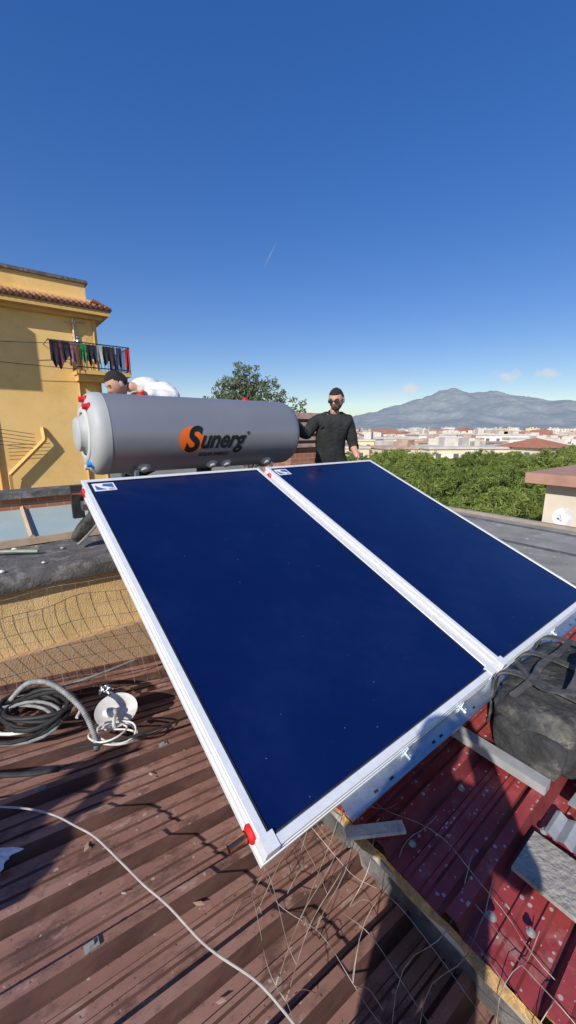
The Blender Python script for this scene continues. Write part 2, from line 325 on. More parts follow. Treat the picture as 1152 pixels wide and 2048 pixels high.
def addhouse(s,a,zt,wd=None,dp=None,hip=None,wi=None,ang=None):
    wd=wd or R.uniform(9,22); dp=dp or R.uniform(8,13); wi=R.randrange(6) if wi is None else wi
    hip=(s>150 and R.random()<.14) if hip is None else hip
    ri=0 if hip else R.choice([1,2,1,1])
    house(a*s,s,wd,dp,zt,math.radians(R.choice([38,-30,20,-20,5])+R.uniform(-6,6) if ang is None else ang),wi,ri,hip,
      "%s rendered apartment house with %s in the town"%(names[wi],"red hipped tile roof" if hip else "flat terrace roof"))
for s0,n,zl,zh in [(88,9,-3.2,-1.6),(115,11,-3.2,-1.0),(150,13,-3.6,-.6),(195,15,-3.6,-.4),(255,17,-3.6,.0),(340,18,-3.4,.7),(480,20,-3.4,2.2),(700,22,-3,4.5)]:
    for i in range(n):
        a=.10+(.86-.10)*(i+R.uniform(.1,.9))/n
        s=s0*R.uniform(.93,1.08)
        addhouse(s,a,R.uniform(zl,zh),wd=R.uniform(8,18)*(1+s0/500.))
addhouse(72,.625,-1.5,8.5,8,True,0,20); addhouse(76,.46,-1.9,20,9,False,0,5); addhouse(80,.33,-2.1,18,9,False,5,12); addhouse(120,.52,-.2,18,10,False,1,0); addhouse(130,.37,-.3,16,10,False,1,8)
# ------------------------------------------------------------------ trees
def leafcloud(b,c,r,n,size,flat=1.0,mi=0,rnd=R,asp=.35):
    for _ in range(n):
        while True:
            p=Vector((rnd.uniform(-1,1),rnd.uniform(-1,1),rnd.uniform(-1,1)))
            if p.length<=1: break
        p=p*(.45+.55*p.length); q=Vector(c)+Vector((p.x*r,p.y*r,p.z*r*flat))
        a=Vector((rnd.gauss(0,1),rnd.gauss(0,1),rnd.gauss(0,1))).normalized(); d=a.orthogonal().normalized(); 
        d=(Matrix.Rotation(rnd.uniform(0,6.28),3,a)@d); e=a.cross(d)
        s=size*rnd.uniform(.6,1.3)
        b.add([q-d*s-e*s*asp,q+d*s-e*s*asp*.6,q+d*s*1.0+e*s*asp*.6,q-d*s+e*s*asp],[(0,1,2,3)],mi)
def pine_meshes(seed):
    rr=random.Random(seed); t=MB(); c=MB()
    t.tube(smoothpts([(0,0,0),(.15,.1,3),(.0,.2,6),(.1,.1,7.4)],4),.2,8)
    for i in range(9):
        a=i*2.4+rr.random(); R1=rr.uniform(1.8,2.8)
        t.tube(smoothpts([(.08,.15,5.8+rr.random()*1.0),(math.cos(a)*R1*.5,math.sin(a)*R1*.5,6.9),(math.cos(a)*R1,math.sin(a)*R1,7.6)],4),.07,6)
    for i in range(15):
        a=i*2.399+rr.uniform(-.5,.5); q=math.sqrt((i+.3)/15); rad=3.2*q
        cx,cy=math.cos(a)*rad,math.sin(a)*rad; cz=6.9+1.5*math.sqrt(max(0,1-(q*.97)**2))+rr.uniform(-.6,.6); rs=rr.uniform(.55,1.15)
        for j in range(int(15*rs)):
            b_=rr.uniform(0,6.283); ph=math.acos(rr.uniform(-.2,1)); 
            leafcloud(c,(cx+math.cos(b_)*math.sin(ph)*rs,cy+math.sin(b_)*math.sin(ph)*rs,cz+math.cos(ph)*rs*.75),rr.uniform(.16,.32),70,.08,.9,0,rr,.22)
        leafcloud(c,(cx,cy,cz),rs*.8,80,.12,.6,0,rr)
    return t,c
protos=[]
for sd_ in (1,2,3):
    t,c=pine_meshes(sd_)
    e=empty('pine_tree',(0,0,0)); to=t.make('trunk',M['bark'],e,True); cr=c.make('crown',M['pine'],e,False,clean=False)
    protos.append((e,to,cr))
spots=[]
for s,n in [(15,4),(20,5),(25,6),(31,7),(38,8),(46,9),(57,11)]:
    for i in range(n):
        a=.12+(.98-.12)*(i+R.uniform(.2,.8))/n
        if s<17 and a<.36: continue
        spots.append((a*s,s+R.uniform(-2,2)))
for i,(x,y) in enumerate(spots):
    if i<3: e,to,cr=protos[i]
    else:
        pe,pt,pc=protos[i%3]; e=pe.copy(); COL.objects.link(e); to=pt.copy(); cr=pc.copy(); COL.objects.link(to); COL.objects.link(cr); to.parent=e; cr.parent=e
    e['label']="umbrella pine tree with dense green flattened crown"; e['category']="tree"; e['group']="pine trees beside the building"
    top=min(-.3,1.65-.059*y)-(0 if x/y>.5 else .3)+R.uniform(-.9,.35)+ (.5 if x/y>.72 else 0)
    sc=(top+10)/9.15
    e.location=(x,y,-10); w_=R.uniform(.82,1.2); e.scale=(w_,w_*R.uniform(.9,1.1),sc); e.rotation_euler=(0,0,R.uniform(0,6.28))
t=MB(); c=MB(); rr=random.Random(5); tx,ty=-1.32,14.6
t.tube(smoothpts([(tx,ty,-10),(tx+.1,ty,-4),(tx-.1,ty,.3)],4),.2,8)
for i in range(44):
    a=rr.uniform(0,6.283); q=rr.uniform(.1,1)
    end=Vector((tx+math.cos(a)*2.05*q,ty+math.sin(a)*1.4*q,1.55+2.1*math.sqrt(max(0.02,1-q*q))*rr.uniform(.7,1.12)))
    mid=Vector((tx,ty,.2)).lerp(end,.5)+Vector((0,0,-.15)); pts=smoothpts([(tx-.1,ty,0),mid,end],5)
    t.tube(pts,.03,5,rr=[.045-.036*j/(len(pts)-1) for j in range(len(pts))])
    for f in (1,.8,.62):
        for _ in range(2):
            p=mid.lerp(end,f); leafcloud(c,p+Vector((rr.uniform(-.28,.28),rr.uniform(-.28,.28),rr.uniform(-.14,.14))),rr.uniform(.12,.22),30,.05,.9,0,rr,.4)
te=empty('leafy_tree',(tx,ty,-10),label="tall broadleaf tree with airy green crown behind the tank",category="tree")
t.make('trunk',M['bark'],te,True); c.make('crown',M['olive'],te,clean=False)
# ------------------------------------------------------------------ yellow building
kb,tb=3.97,17.85
B=empty('apartment_building',L(-2,20,-10),label="yellow rendered apartment block with tiled cornice and corner balcony",category="building")
b=MB(); b.box(-9,kb,tb,tb+9,-10,6.75); b.box(-9,kb-.25,tb+.15,tb+8.8,6.75,7.35)
b.box(-14,-2.5,tb-2.1,tb-.65,6.2,8.3)  # unseen box added off-frame, shaped to cast the shadow on the facade
b.make('wall',M['yellow'],B)
b=MB(); b.box(-9.1,kb-.15,tb+.05,tb+8.9,7.352,7.47); b.make('parapet_cap',M['bitumen'],B)
b=MB(); b.box(-9,kb+.42,tb-.5,tb-.004,6.12,6.3); b.box(kb+.004,kb+.42,tb,tb+9,6.12,6.3); b.box(-9,kb+.2,tb-.25,tb-.006,5.98,6.118); b.box(kb+.006,kb+.2,tb,tb+9,5.98,6.118)
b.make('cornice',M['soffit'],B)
b=MB()
k=-9
while k<kb+.4:
    b.tube([L(k+.1,tb-.60,6.39),L(k+.1,tb+.1,6.66)],.075,8,cap=True); k+=.2
t_=tb-.5
while t_<tb+9:
    b.tube([L(kb+.56,t_+.1,6.39),L(kb-.15,t_+.1,6.66)],.075,8); t_+=.2
b.box(-9,kb+.5,tb-.55,tb+.05,6.302,6.37); b.box(kb,kb+.5,tb,tb+9,6.302,6.37)
b.make('tile_eave',M['tile'],B,True)
for k in (3.1,3.85,.05):
    b=MB(); b.tube([L(k,tb-.07,6.1),L(k,tb-.07,-9)],.045,8); b.make('drainpipe',M['soffit'],B,True)
b=MB(); b.box(2.95,kb+1.0,tb-.9,tb-.003,3.78,3.93); b.box(kb+.003,kb+1.0,tb,tb+2.2,3.78,3.93)
b.box(3.0,kb+.75,tb-.7,tb-.004,3.55,3.778)
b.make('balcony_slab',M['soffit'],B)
b=MB(); zt_=4.93
ptsr=[(2.95,tb),(2.95,tb-.88),(kb+.98,tb-.88),(kb+.98,tb+2.2)]
for (k0,t0),(k1,t1) in zip(ptsr,ptsr[1:]):
    for z in (zt_,4.03): b.tube([L(k0,t0,z),L(k1,t1,z)],.022,6)
    n=int(max(abs(k1-k0),abs(t1-t0))/.12)
    for i in range(n+1): b.tube([L(k0+(k1-k0)*i/n,t0+(t1-t0)*i/n,3.93),L(k0+(k1-k0)*i/n,t0+(t1-t0)*i/n,zt_)],.011,4)
for i in range(3): b.tube([L(2.0,tb-1.0-.12*i,4.85),L(3.0,tb-1.0-.12*i,4.85)],.008,4)
b.tube([L(2.0,tb,4.85),L(2.0,tb-1.3,4.85)],.015,4)
b.make('balcony_railing',M['rail'],B)
b=MB(); b.tube([L(.34,tb-.25,-.05),L(1.63,tb-.25,1.25)],.09,4); b.tube([L(1.63,tb-.25,1.25),L(1.63,tb-.02,1.7)],.09,4); b.tube([L(.34,tb-.25,-.05),L(.34,tb-.01,-2.2)],.08,4)
b.make('awning_bracket',M['soffit'],B)
b=MB()
for i in range(5): b.tube([L(-.6,tb-.5,.9-i*.14+.9),L(1.3,tb-.25,.55-i*.14+.9)],.010,4)
b.make('clothes_line',M['rail'],B)
b=MB(); b.box(-4.1,-3.2,tb-.05,tb-.003,2.0,3.6); b.make('window',darkw,B)
cols=[(.03,.02,.03),(.12,.04,.06),(.02,.02,.03),(.25,.12,.14),(.02,.22,.08),(.02,.02,.025),(.03,.03,.05),(.4,.4,.4),(.02,.02,.02),(.05,.03,.04),(.03,.04,.08),(.4,.02,.03)]
ks=[2.05,2.25,2.45,2.68,3.1,3.3,3.5,3.68,3.9,4.12,4.4,4.75]
cn=['black','maroon','black','dusty pink','green','black','navy','grey','black','dark brown','navy','red']
for i,(k,cc) in enumerate(zip(ks,cols)):
    b=MB(); t0=tb-(1.05 if k<2.9 else .93); n=6; ht=R.uniform(.55,.9); wd_=R.uniform(.18,.3)
    vs=[]
    for r_ in range(n+1):
        for s_ in range(n+1):
            u=s_/n; v=r_/n
            vs.append(L(k+u*wd_*(1+.25*v*math.sin(i)),t0-.04*math.sin(u*9+i)*v-.02,4.93-.06-v*ht*(1-.16*math.cos(u*6+i))))
    fs=[(r_*(n+1)+s_,r_*(n+1)+s_+1,(r_+1)*(n+1)+s_+1,(r_+1)*(n+1)+s_) for r_ in range(n) for s_ in range(n)]
    b.add(vs,fs); b.make('hanging_cloth',mat('laundry_%s'%cn[i].replace(' ','_'),cc,None,6,.9),smooth=True,label="%s garment drying on the balcony line"%cn[i],category="laundry",group="laundry on the balcony")
b=MB()
b.tube([L(3.1,tb-.12,5.0),L(3.1,tb-.12,6.0)],.02,6)
b.tube([L(2.75,tb-.3,5.75),L(3.6,tb-.1,5.85)],.015,4)
for i in range(8): b.tube([L(2.8+i*.1,tb-.5,5.76+i*.01),L(2.8+i*.1,tb+.0,5.76+i*.01)],.008,4)
for i in range(5): b.tube([L(3.0+i*.05,tb-.2,5.2+i*.12),L(3.25,tb-.3,5.25+i*.12)],.008,4)
b.ell(L(3.2,tb-.25,5.05),.12,.12,.12)
b.make('television_aerial',M['galv'],label="small television aerial fixed to the yellow facade",category="antenna")
for i,(za,zc) in enumerate([(4.75,4.95),(4.15,4.0)]):
    b=MB(); b.tube(smoothpts([L(-6,tb-.4,za),L(-1,tb-.4,za-.1),L(3.0,tb-.3,zc)],6),.012,4); b.make('overhead_cable',M['rail'],label="thin dark cable strung along the yellow facade",category="cable",group="cables on the facade")
# ------------------------------------------------------------------ rooftop room right
RB=empty('rooftop_room',L(11,4.5,-10),label="beige rooftop room with reddish flat roof slab",category="building")
def Lr(k,t,z): return Vector((6.05,9.05,0))+E1*k+E2*t+UP*z
b=MB(); b.box(0,5,-6,0,-10,.42,Lr); b.make('wall',wallc[5],RB)
b=MB(); b.box(-.35,5.4,-6.3,.35,.422,.66,Lr); b.make('roof',mat('clay_slab',(.36,.19,.14),(.42,.24,.18),3,.9),RB)
b=MB(); b.box(-.02,-.004,-1.6,-1.0,-.9,.1,Lr); b.make('window',darkw,RB)
SD=empty('satellite_dish',Vector((4.42,6.12,.35)),label="white satellite dish on a short mast at the roof edge",category="satellite dish")
b=MB(); b.tube([(4.42,6.12,-.2),(4.42,6.12,.22)],.02,8); b.make('mast',M['galv'],SD,True)
ax=Vector((-.75,-.5,.45)).normalized(); b=MB(); b.lathe(Vector((4.42,6.10,.27)),ax,[(0,.0001),(.004,.05),(.016,.1),(.035,.145),(.037,.15),(.033,.145),(.012,.1),(.0,.05),(-.004,.0001)],32); b.make('reflector',M['white'],SD,True)
b=MB(); b.tube([Vector((4.42,6.10,.14)),Vector((4.42,6.10,.25))+ax*.16],.006,6); b.ell(Vector((4.42,6.10,.25))+ax*.16,.02,.02,.02); b.make('receiver_arm',M['white'],SD,True)
# ------------------------------------------------------------------ own building
G=empty('flat_roof_block',L(4,1,-10),label="grey bitumen membrane flat roof with low dark edge",category="roof")
b=MB(); b.box(2.63,5.5,-3,4.2,-10,.35); b.box(2.16,2.628,2.31,4.2,-10,.35); b.make('membrane',M['membrane'],G)
b=MB()
for k in (3.35,4.3,5.2): b.box(k,k+.09,-3,4.15,.3505,.3545)
b.make('membrane_seam',M['bitumen'],G)
b=MB(); b.box(5.5,5.62,-3,4.3,-10,.39,inset=.02); b.box(2.2,5.5,4.202,4.3,-10,.39); b.make('edge_coping',mat('edge_trim',(.30,.25,.20),(.38,.32,.26),6,.8),G)
LW=empty('parapet_block',L(-2,2.6,-10),label="ochre stucco wall topped by a dark bitumen ledge",category="wall")
b=MB(); b.box(-7,2.15,2.28,4.2,-10,.65); b.make('wall',M['ochre'],LW)
b=MB(); b.box(-7,1.0,2.225,2.2785,-.6,.20); b.make('plinth',mat('plinth_stucco',(.42,.27,.15),(.52,.35,.2),4,.9,0,.4,100,c3=(.3,.2,.12),s3=4),LW)
b=MB(); n=150; vs=[]
for i in range(n+1):
    k=-7+9.2*i/n; q=lambda s_:noise.noise(Vector((k*4,s_*3.1,2)))*.012
    for j,(t,z) in enumerate([(2.27,.652),(2.215,.652),(2.205,.68),(2.21,.73),(2.235,.752),(2.35,.757),(2.5,.755),(2.7,.753),(2.9,.75),(4.25,.75),(4.25,.652)]):
        vs.append(L(k,t+q(j)*.7,z+q(j+20)*(1 if j>1 else .1)))
b.add(vs,[(i*11+j,i*11+j+1,(i+1)*11+j+1,(i+1)*11+j) for i in range(n) for j in range(10)]+[tuple(range(11)),tuple(n*11+j for j in range(11))]); b.make('ledge',M['bitumen'],LW,True)
SK=empty('skylight_roof',L(-3,3.2,.75),label="low sloping skylight with pale teal panes and wood bars",category="skylight")
b=MB(); vs=[L(-7,2.98,.80),L(.3,2.98,.80),L(.3,3.62,.93),L(-7,3.62,.93)]; b.add(vs+[v-UP*.02 for v in vs],[(0,1,2,3),(7,6,5,4),(0,4,5,1),(1,5,6,2),(2,6,7,3),(3,7,4,0)]); b.make('pane',M['pane'],SK)
for k in (-2.4,-1.3,-.2):
    b=MB(); b.tube([L(k,2.96,.815),L(k,3.62,.945)],.022,4); b.make('glazing_bar',M['beam'],SK)
b=MB(); b.box(-7,.3,2.94,2.975,.756,.81); b.make('kerb',M['beam'],SK)
PB=empty('brick_parapet',L(-3,3.7,.75),label="low red brick parapet with dark coping",category="wall")
b=MB(); b.box(-7,.35,3.65,3.8,.752,1.03); b.make('wall',M['brick'],PB)
b=MB(); b.box(-7,.4,3.6,3.86,1.032,1.09); b.make('coping',M['bitumen'],PB)
CH=empty('brick_chimney',Vector((.2,5.3,.35)),label="squat brick stack with slatted tile courses on top",category="chimney")
def Lc(k,t,z): return Vector((.2,5.3,0))+E1*k+E2*t+UP*z
b=MB(); b.box(-.45,.45,-.3,.3,.352,1.42,Lc); b.make('stack',M['brick'],CH)
b=MB()
for i in range(5): b.box(-.5,.5,-.35,.35,1.43+i*.085,1.475+i*.085,Lc)
b.box(-.4,.4,-.25,.25,1.422,1.85,Lc,inset=.02); b.make('slatted_top',mat('slats',(.34,.2,.15),(.45,.33,.27),8,.8),CH)
b=MB(); b.tube(smoothpts([L(-4,2.75,.78),L(-1.2,2.8,.78),L(-.55,2.78,.79),L(-.2,2.62,.78)],6),.013,8); b.make('water_pipe',mat('green_pipe',(.16,.24,.12),(.3,.3,.25),8,.5),smooth=True,label="thin green hose lying along the dark ledge",category="pipe")
b=MB(); b.tube(smoothpts([L(-4,2.9,.79),L(-1.6,2.9,.79),L(-.6,2.86,.79)],6),.02,8); b.make('water_pipe',M['white'],smooth=True,label="pale straight pipe lying beside the skylight",category="pipe")
b=MB(); b.tube([L(-.62,2.79,.79),L(-.55,2.77,.8)],.022,8); b.make('pipe_coupling',M['copper'],smooth=True,label="copper coupling on the hose end",category="pipe")
rr=random.Random(44)
for i in range(14):
    k=rr.uniform(-1.0,.3); t=rr.uniform(2.3,2.85); b=MB(); sz=rr.uniform(.012,.026)
    b.ell(L(k,t,.765),sz,sz*.7,sz*.5,nu=7,nv=5); b.make('debris_chip',M['white'] if i%3==0 else M['concrete'],label="small pale rubble chip on the dark ledge",category="debris",group="rubble chips on the ledge")
for i in range(34):
    k=rr.uniform(-1.5,.35); t=rr.uniform(-.6,2.1); b=MB(); sz=rr.uniform(.006,.016); a=rr.uniform(0,3.1); ca,sa=math.cos(a),math.sin(a)
    ph=((t+2.8)%.25); z=zb(k)+(.05 if .016<ph<.05 else .012 if ph>.07 or ph<.002 else .03)
    pts=[(sz*1.6,0,0),(sz*.4,sz*.6,.003),(-sz*1.5,sz*.2,.006),(-sz*.3,-sz*.6,.002)]
    b.add([L(k+x*ca-y*sa,t+x*sa+y*ca,z+q) for x,y,q in pts],[(0,1,2,3)]); b.make('dry_leaf',M['beam'] if i%3 else M['white'],label="dry leaf scrap lying on the brown roof",category="debris",group="leaf scraps on the brown roof")
# ------------------------------------------------------------------ corrugated roofs
def corrug(b,k0,k1,t0,t1,zf,pitch,hr,nk=14,phase=0):
    prof=[];ms=[]
    t=t0+phase
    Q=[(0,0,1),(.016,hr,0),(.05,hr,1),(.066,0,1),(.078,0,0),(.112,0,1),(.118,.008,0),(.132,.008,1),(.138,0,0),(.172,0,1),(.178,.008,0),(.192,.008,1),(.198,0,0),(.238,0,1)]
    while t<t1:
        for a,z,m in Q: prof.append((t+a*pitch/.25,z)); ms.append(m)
        t+=pitch
    n=len(prof); vs=[]
    for i in range(nk+1):
        k=k0+(k1-k0)*i/nk
        for (t,z) in prof: vs.append(L(k,t,zf(k)+z+.0035*noise.noise(Vector((k*3,t*3,0)))))
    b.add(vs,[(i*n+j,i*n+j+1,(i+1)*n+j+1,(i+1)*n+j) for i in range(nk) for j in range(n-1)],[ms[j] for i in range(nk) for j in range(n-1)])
BR=empty('brown_metal_roof',L(-1.5,0,0),label="weathered brown trapezoidal metal sheet roof",category="roof")
b=MB(); corrug(b,-1.55,.75,-2.8,2.3,zb,.25,.048,nk=24); b.make('sheet',[M['brown'],M['brownrib']],BR)
b=MB(); corrug(b,-5,-1.45,-2.8,2.3,lambda k: zb(k)+.006,.25,.048); b.make('sheet',[M['brown'],M['brownrib']],BR)
b=MB(); b.box(-5,.74,-2.8,2.27,-10,-.22); b.make('wall',M['ochre'],BR)
RR=empty('red_metal_roof',L(1.5,0,.2),label="red insulated metal sheet roof with exposed foam edge",category="roof")
b=MB(); corrug(b,.42,2.62,-2.9,2.3,zr,.25,.034,phase=.09,nk=24); b.make('sheet',[M['red'],M['redrib']],RR)
b=MB(); n=160; vs=[]
for i in range(n+1):
    t=-2.9+5.2*i/n; q=noise.noise(Vector((t*9,0,0)))*.03+noise.noise(Vector((t*30,4,0)))*.012
    for (k,z) in [(.424+abs(q)*.3,.292),(.415-q*.8,.28),(.412-q,.270),(.43,.266),(2.6,.266)]: vs.append(L(k,t,z))
b.add(vs,[(i*5+j,i*5+j+1,(i+1)*5+j+1,(i+1)*5+j) for i in range(n) for j in range(4)]); b.make('foam_core',M['foam'],RR,True)
b=MB(); b.box(.425,2.6,-2.9,2.27,.24,.262); b.make('under_sheet',M['whitesheet'],RR)
b=MB(); b.box(.62,2.6,-2.9,2.27,-10,.235); b.make('wall',M['bitumen'],RR)
for (k,t) in [(.50,-.13),(.505,-.38),(.5,-.63),(.8,-.13),(.8,-.63),(1.6,-.4),(.5,.12),(.86,-.38),(.55,-.46)]:
    b=MB(); c=L(k,t+.033,zr(k)+.035); b.lathe(c,UP,[(0,.012),(.003,.011),(.005,.007),(.011,.006),(.012,0.0001)],14); b.make('roof_screw',M['hose'],RR,True)
# ------------------------------------------------------------------ solar collectors
def collector(a0,a1,first):
    H=2.02
    lab="large flat solar collector with dark blue glass and white aluminium frame" if first else "flat solar collector with dark blue glass mounted beside its twin"
    E=empty('solar_collector',PL(a0,0,-.1),label=lab,category="solar panel",group="pair of solar collectors")
    pr=[(0.004,-.09),(0,-.086),(0,-.070),(.004,-.068),(.004,-.052),(0,-.050),(0,-.034),(.004,-.032),(.004,-.016),(0,-.014),(0,-.002),(.002,0),(.024,0),(.026,-.002),(.028,-.008),(.028,-.03)]
    b=MB(); n=len(pr); vs=[]
    for (ca,cb,sa,sb_) in [(a0,0,1,1),(a1,0,-1,1),(a1,H,-1,-1),(a0,H,1,-1)]:
        for d,c_ in pr: vs.append(PL(ca+sa*d,cb+sb_*d,c_))
    b.add(vs,[(i*n+j,((i+1)%4)*n+j,((i+1)%4)*n+j+1,i*n+j+1) for i in range(4) for j in range(n-1)])
    b.box(a0+.005,a1-.005,.005,H-.005,-.0895,-.08,PL)
    b.make('frame',M['alu'],E,True)
    b=MB(); i_=.0285; b.add([PL(a0+i_,i_,-.007),PL(a1-i_,i_,-.007),PL(a1-i_,H-i_,-.007),PL(a0+i_,H-i_,-.007)],[(0,1,2,3)]); b.make('glass',M['glass'],E)
    b=MB(); g=.0265
    for (x0,x1,y0,y1) in [(a0+g,a1-g,g,g+.005),(a0+g,a1-g,H-g-.005,H-g),(a0+g,a0+g+.005,g+.005,H-g-.005),(a1-g-.005,a1-g,g+.005,H-g-.005)]: b.box(x0,x1,y0,y1,-.0068,-.003,PL)
    b.make('gasket',M['rubber'],E)
    for (ca,cb,sa,sb_) in [(a0,0,1,1),(a1,0,-1,1)]:
        b=MB(); A=sorted([ca-sa*.003,ca+sa*.042]); C=sorted([cb-sb_*.003,cb+sb_*.042]); b.box(A[0],A[1],C[0],C[1],-.03,.003,PL,inset=.002); b.make('corner_piece',M['alu'],E)
    pos=[(a0,-1,.07),(a0,-1,H-.07),(a1,1,H-.07)] if first else [(a0,-1,H-.07),(a1,1,H-.07),(a1,1,.07)]
    for (ca,sg,cb) in pos:
        ln=.065 if (first and sg<0) else .03
        b=MB(); b.lathe(PL(ca,cb,-.045),E1*sg,[(-.01,.025),(.003,.025),(.006,.022),(.01,.017),(.014,.0165)],20); b.make('pipe_seal',M['redplastic'],E,True)
        b=MB(); b.lathe(PL(ca,cb,-.045),E1*sg,[(0,.013),(ln,.013),(ln,.0105),(ln-.03,.0105),(ln-.03,.0001)],18); b.make('pipe_stub',M['copper'],E,True)
    s0=a0+.045; b=MB(); b.add([PL(s0,H-.135,-.0055),PL(s0+.12,H-.135,-.0055),PL(s0+.12,H-.045,-.0055),PL(s0,H-.045,-.0055)],[(0,1,2,3)])
    b.add([PL(s0+.012,H-.122,-.0050),PL(s0+.07,H-.122,-.0050),PL(s0+.035,H-.095,-.0050),PL(s0+.012,H-.065,-.0050)],[(0,1,2,3)],1)
    b.add([PL(s0+.05,H-.08,-.0050),PL(s0+.11,H-.105,-.0050),PL(s0+.112,H-.055,-.0050),PL(s0+.06,H-.055,-.0050)],[(0,1,2,3)],1)
    for i in range(4): b.add([PL(s0+.08,H-.128+i*.006,-.0050),PL(s0+.112,H-.128+i*.006,-.0050),PL(s0+.112,H-.126+i*.006,-.0050),PL(s0+.08,H-.126+i*.006,-.0050)],[(0,1,2,3)],2)
    b.make('type_label',[M['stickw'],M['stickb'],M['logoblack']],E)
collector(0,1.235,True); collector(1.305,2.54,False)
MF=empty('mounting_frame',L(1.2,1,0.2),label="galvanised steel rails and legs carrying the collectors",category="frame")
b=MB(); 
b.box(.30,2.62,-.05,.06,-.0965,-.0925,PL); b.box(.30,2.62,-.054,-.0502,-.0965,-.068,PL); b.box(.30,2.62,.056,.06,-.14,-.0968,PL)
b.make('lower_rail',M['galv'],MF)
for a in [.42,.5,.75,.8,1.05,1.3,1.36,1.65,1.9,2.2,2.3]:
    b=MB(); b.box(a,a+.018,-.038,-.03,-.0922,-.0915,PL); b.make('slot',M['rubber'],MF)
for a in (.62,1.0,1.55,2.0):
    b=MB(); b.box(a,a+.03,-.03,.0,-.0924,-.087,PL); b.box(a,a+.03,-.006,-.001,-.087,-.06,PL); b.lathe(PL(a+.015,-.018,-.087),NN,[(0,.008),(.006,.008),(.006,.0001)],6); b.make('clamp',M['galv'],MF)
b=MB(); b.box(-.02,2.6,1.9,1.94,-.135,-.0925,PL); b.make('upper_rail',M['galv'],MF)
for a in (.55,2.1):
    b=MB(); b.box(a,a+.04,.05,1.95,-.18,-.1405,PL); b.make('sloping_rail',M['galv'],MF)
    q=PL(a+.02,1.85,-.16); b=MB(); b.tube([q,L(a+.02,1.95,zr(a))],.02,4); b.make('leg',M['galv'],MF)
    q=PL(a+.02,.1,-.18); b=MB(); b.tube([q,Vector((q.x,q.y,zr(a)+.03))],.02,4); b.make('leg',M['galv'],MF)
b=MB(); b.box(-.06,.0,1.86,1.90,1.14,1.33); b.make('side_bracket',M['rubber'],MF)
b=MB(); b.box(.995,1.045,-.30,.30,zr(1.0)+.036,zr(1.0)+.072); b.box(1.0,1.04,-.301,-.299,zr(1.0)+.04,zr(1.0)+.068)
b.make('aluminium_bar',mat('dull_aluminium',(.5,.5,.49),(.4,.4,.39),14,.45,.3),label="square aluminium bar lying across the red roof ribs",category="metal bar")
# ------------------------------------------------------------------ tank
TK=L(0,math.cos(TILT)*2.02+.5,1.615); tr=.28
def TP(k,phi,r=tr): return TK+E1*k-E2*(math.cos(phi)*r)+UP*(math.sin(phi)*r)
T=empty('water_tank',L(1.0,2.37,.75),label="grey horizontal cylindrical solar water tank with orange and black logo",category="water tank")
k0,k1=.22,1.81
b=MB(); b.lathe(TK,E1,[(k0,.275),(k0,.28),(k0+.02,.2805),(k1-.03,.2805),(k1,.277),(k1+.035,.262),(k1+.055,.235),(k1+.06,.2)],96)
b.make('shell',M['tank'],T,True)
for sg,ke in ((-1,k0),):
    o=TK+E1*ke
    b=MB(); b.lathe(o,E1*sg,[(-.03,.2835),(.0,.2845),(.03,.280),(.055,.264),(.072,.24),(.08,.215),(.08,.19),(.074,.18),(.072,.165)],80); b.make('end_cap',M['cap'],T,True)
    b=MB(); b.lathe(o,E1*sg,[(.07,.185),(.084,.183),(.09,.175),(.09,.15),(.084,.145)],64); b.make('cap_ring',M['capw'],T,True)
    b=MB(); b.lathe(o,E1*sg,[(.07,.15),(.10,.118),(.125,.114),(.135,.10),(.138,.06),(.138,.0001)],48); b.make('flange_cover',M['cap'],T,True)
o=TK+E1*(k1+.05); b=MB(); b.lathe(o,E1,[(0,.22),(.012,.2),(.015,.0001)],64); b.make('end_cap',M['cap'],T,True)
for (ph,rad,mt,nm) in [(math.radians(50),.232,'redplastic','red_plug'),(math.radians(75),.235,'redplastic','red_plug'),(math.radians(-62),.225,'blueplastic','blue_plug'),(math.radians(-82),.225,'capw','white_plug')]:
    o=TP(k0,ph,rad); b=MB(); b.lathe(o,-E1,[(.05,.028),(.07,.028),(.075,.022),(.095,.019),(.105,.018),(.107,.0001)],20); b.make(nm,M[mt],T,True)
for k in (.55,1.45):
    b=MB(); b.lathe(TP(k,math.radians(92),.275),UP,[(0,.03),(.015,.03),(.019,.024),(.027,.02),(.029,.0001)],18); b.make('red_plug',M['redplastic'],T,True)
for k in (.48,1.02,1.15,1.55):
    b=MB(); ax=(TP(k,math.radians(-58),1.0)-TK-E1*k).normalized()
    b.lathe(TP(k,math.radians(-58),.262),ax,[(0,.05),(.02,.048),(.028,.036),(.04,.03),(.045,.026),(.046,.0001)],20); b.make('tank_fitting',M['capw'],T,True)
ST=empty('tank_stand',L(1.0,2.37,.75),label="galvanised saddle stand holding the tank on the ledge",category="stand")
for k in (.42,1.6):
    b=MB(); pts=[TP(k,math.radians(a),.295) for a in range(-150,-59,10)]; b.tube(pts,.012,4)
    for dt in (-.16,.2): b.tube([TK+E1*k+E2*dt+UP*(-.25),TK+E1*k+E2*dt*.9+UP*(.76-1.615)],.018,4)
    b.make('saddle',M['galv'],ST)
b=MB()
for dt in (-.17,.17): b.tube([TK+E1*.4+E2*dt+UP*-.83,TK+E1*1.7+E2*dt+UP*-.83],.02,4)
b.make('base_rail',M['galv'],ST)
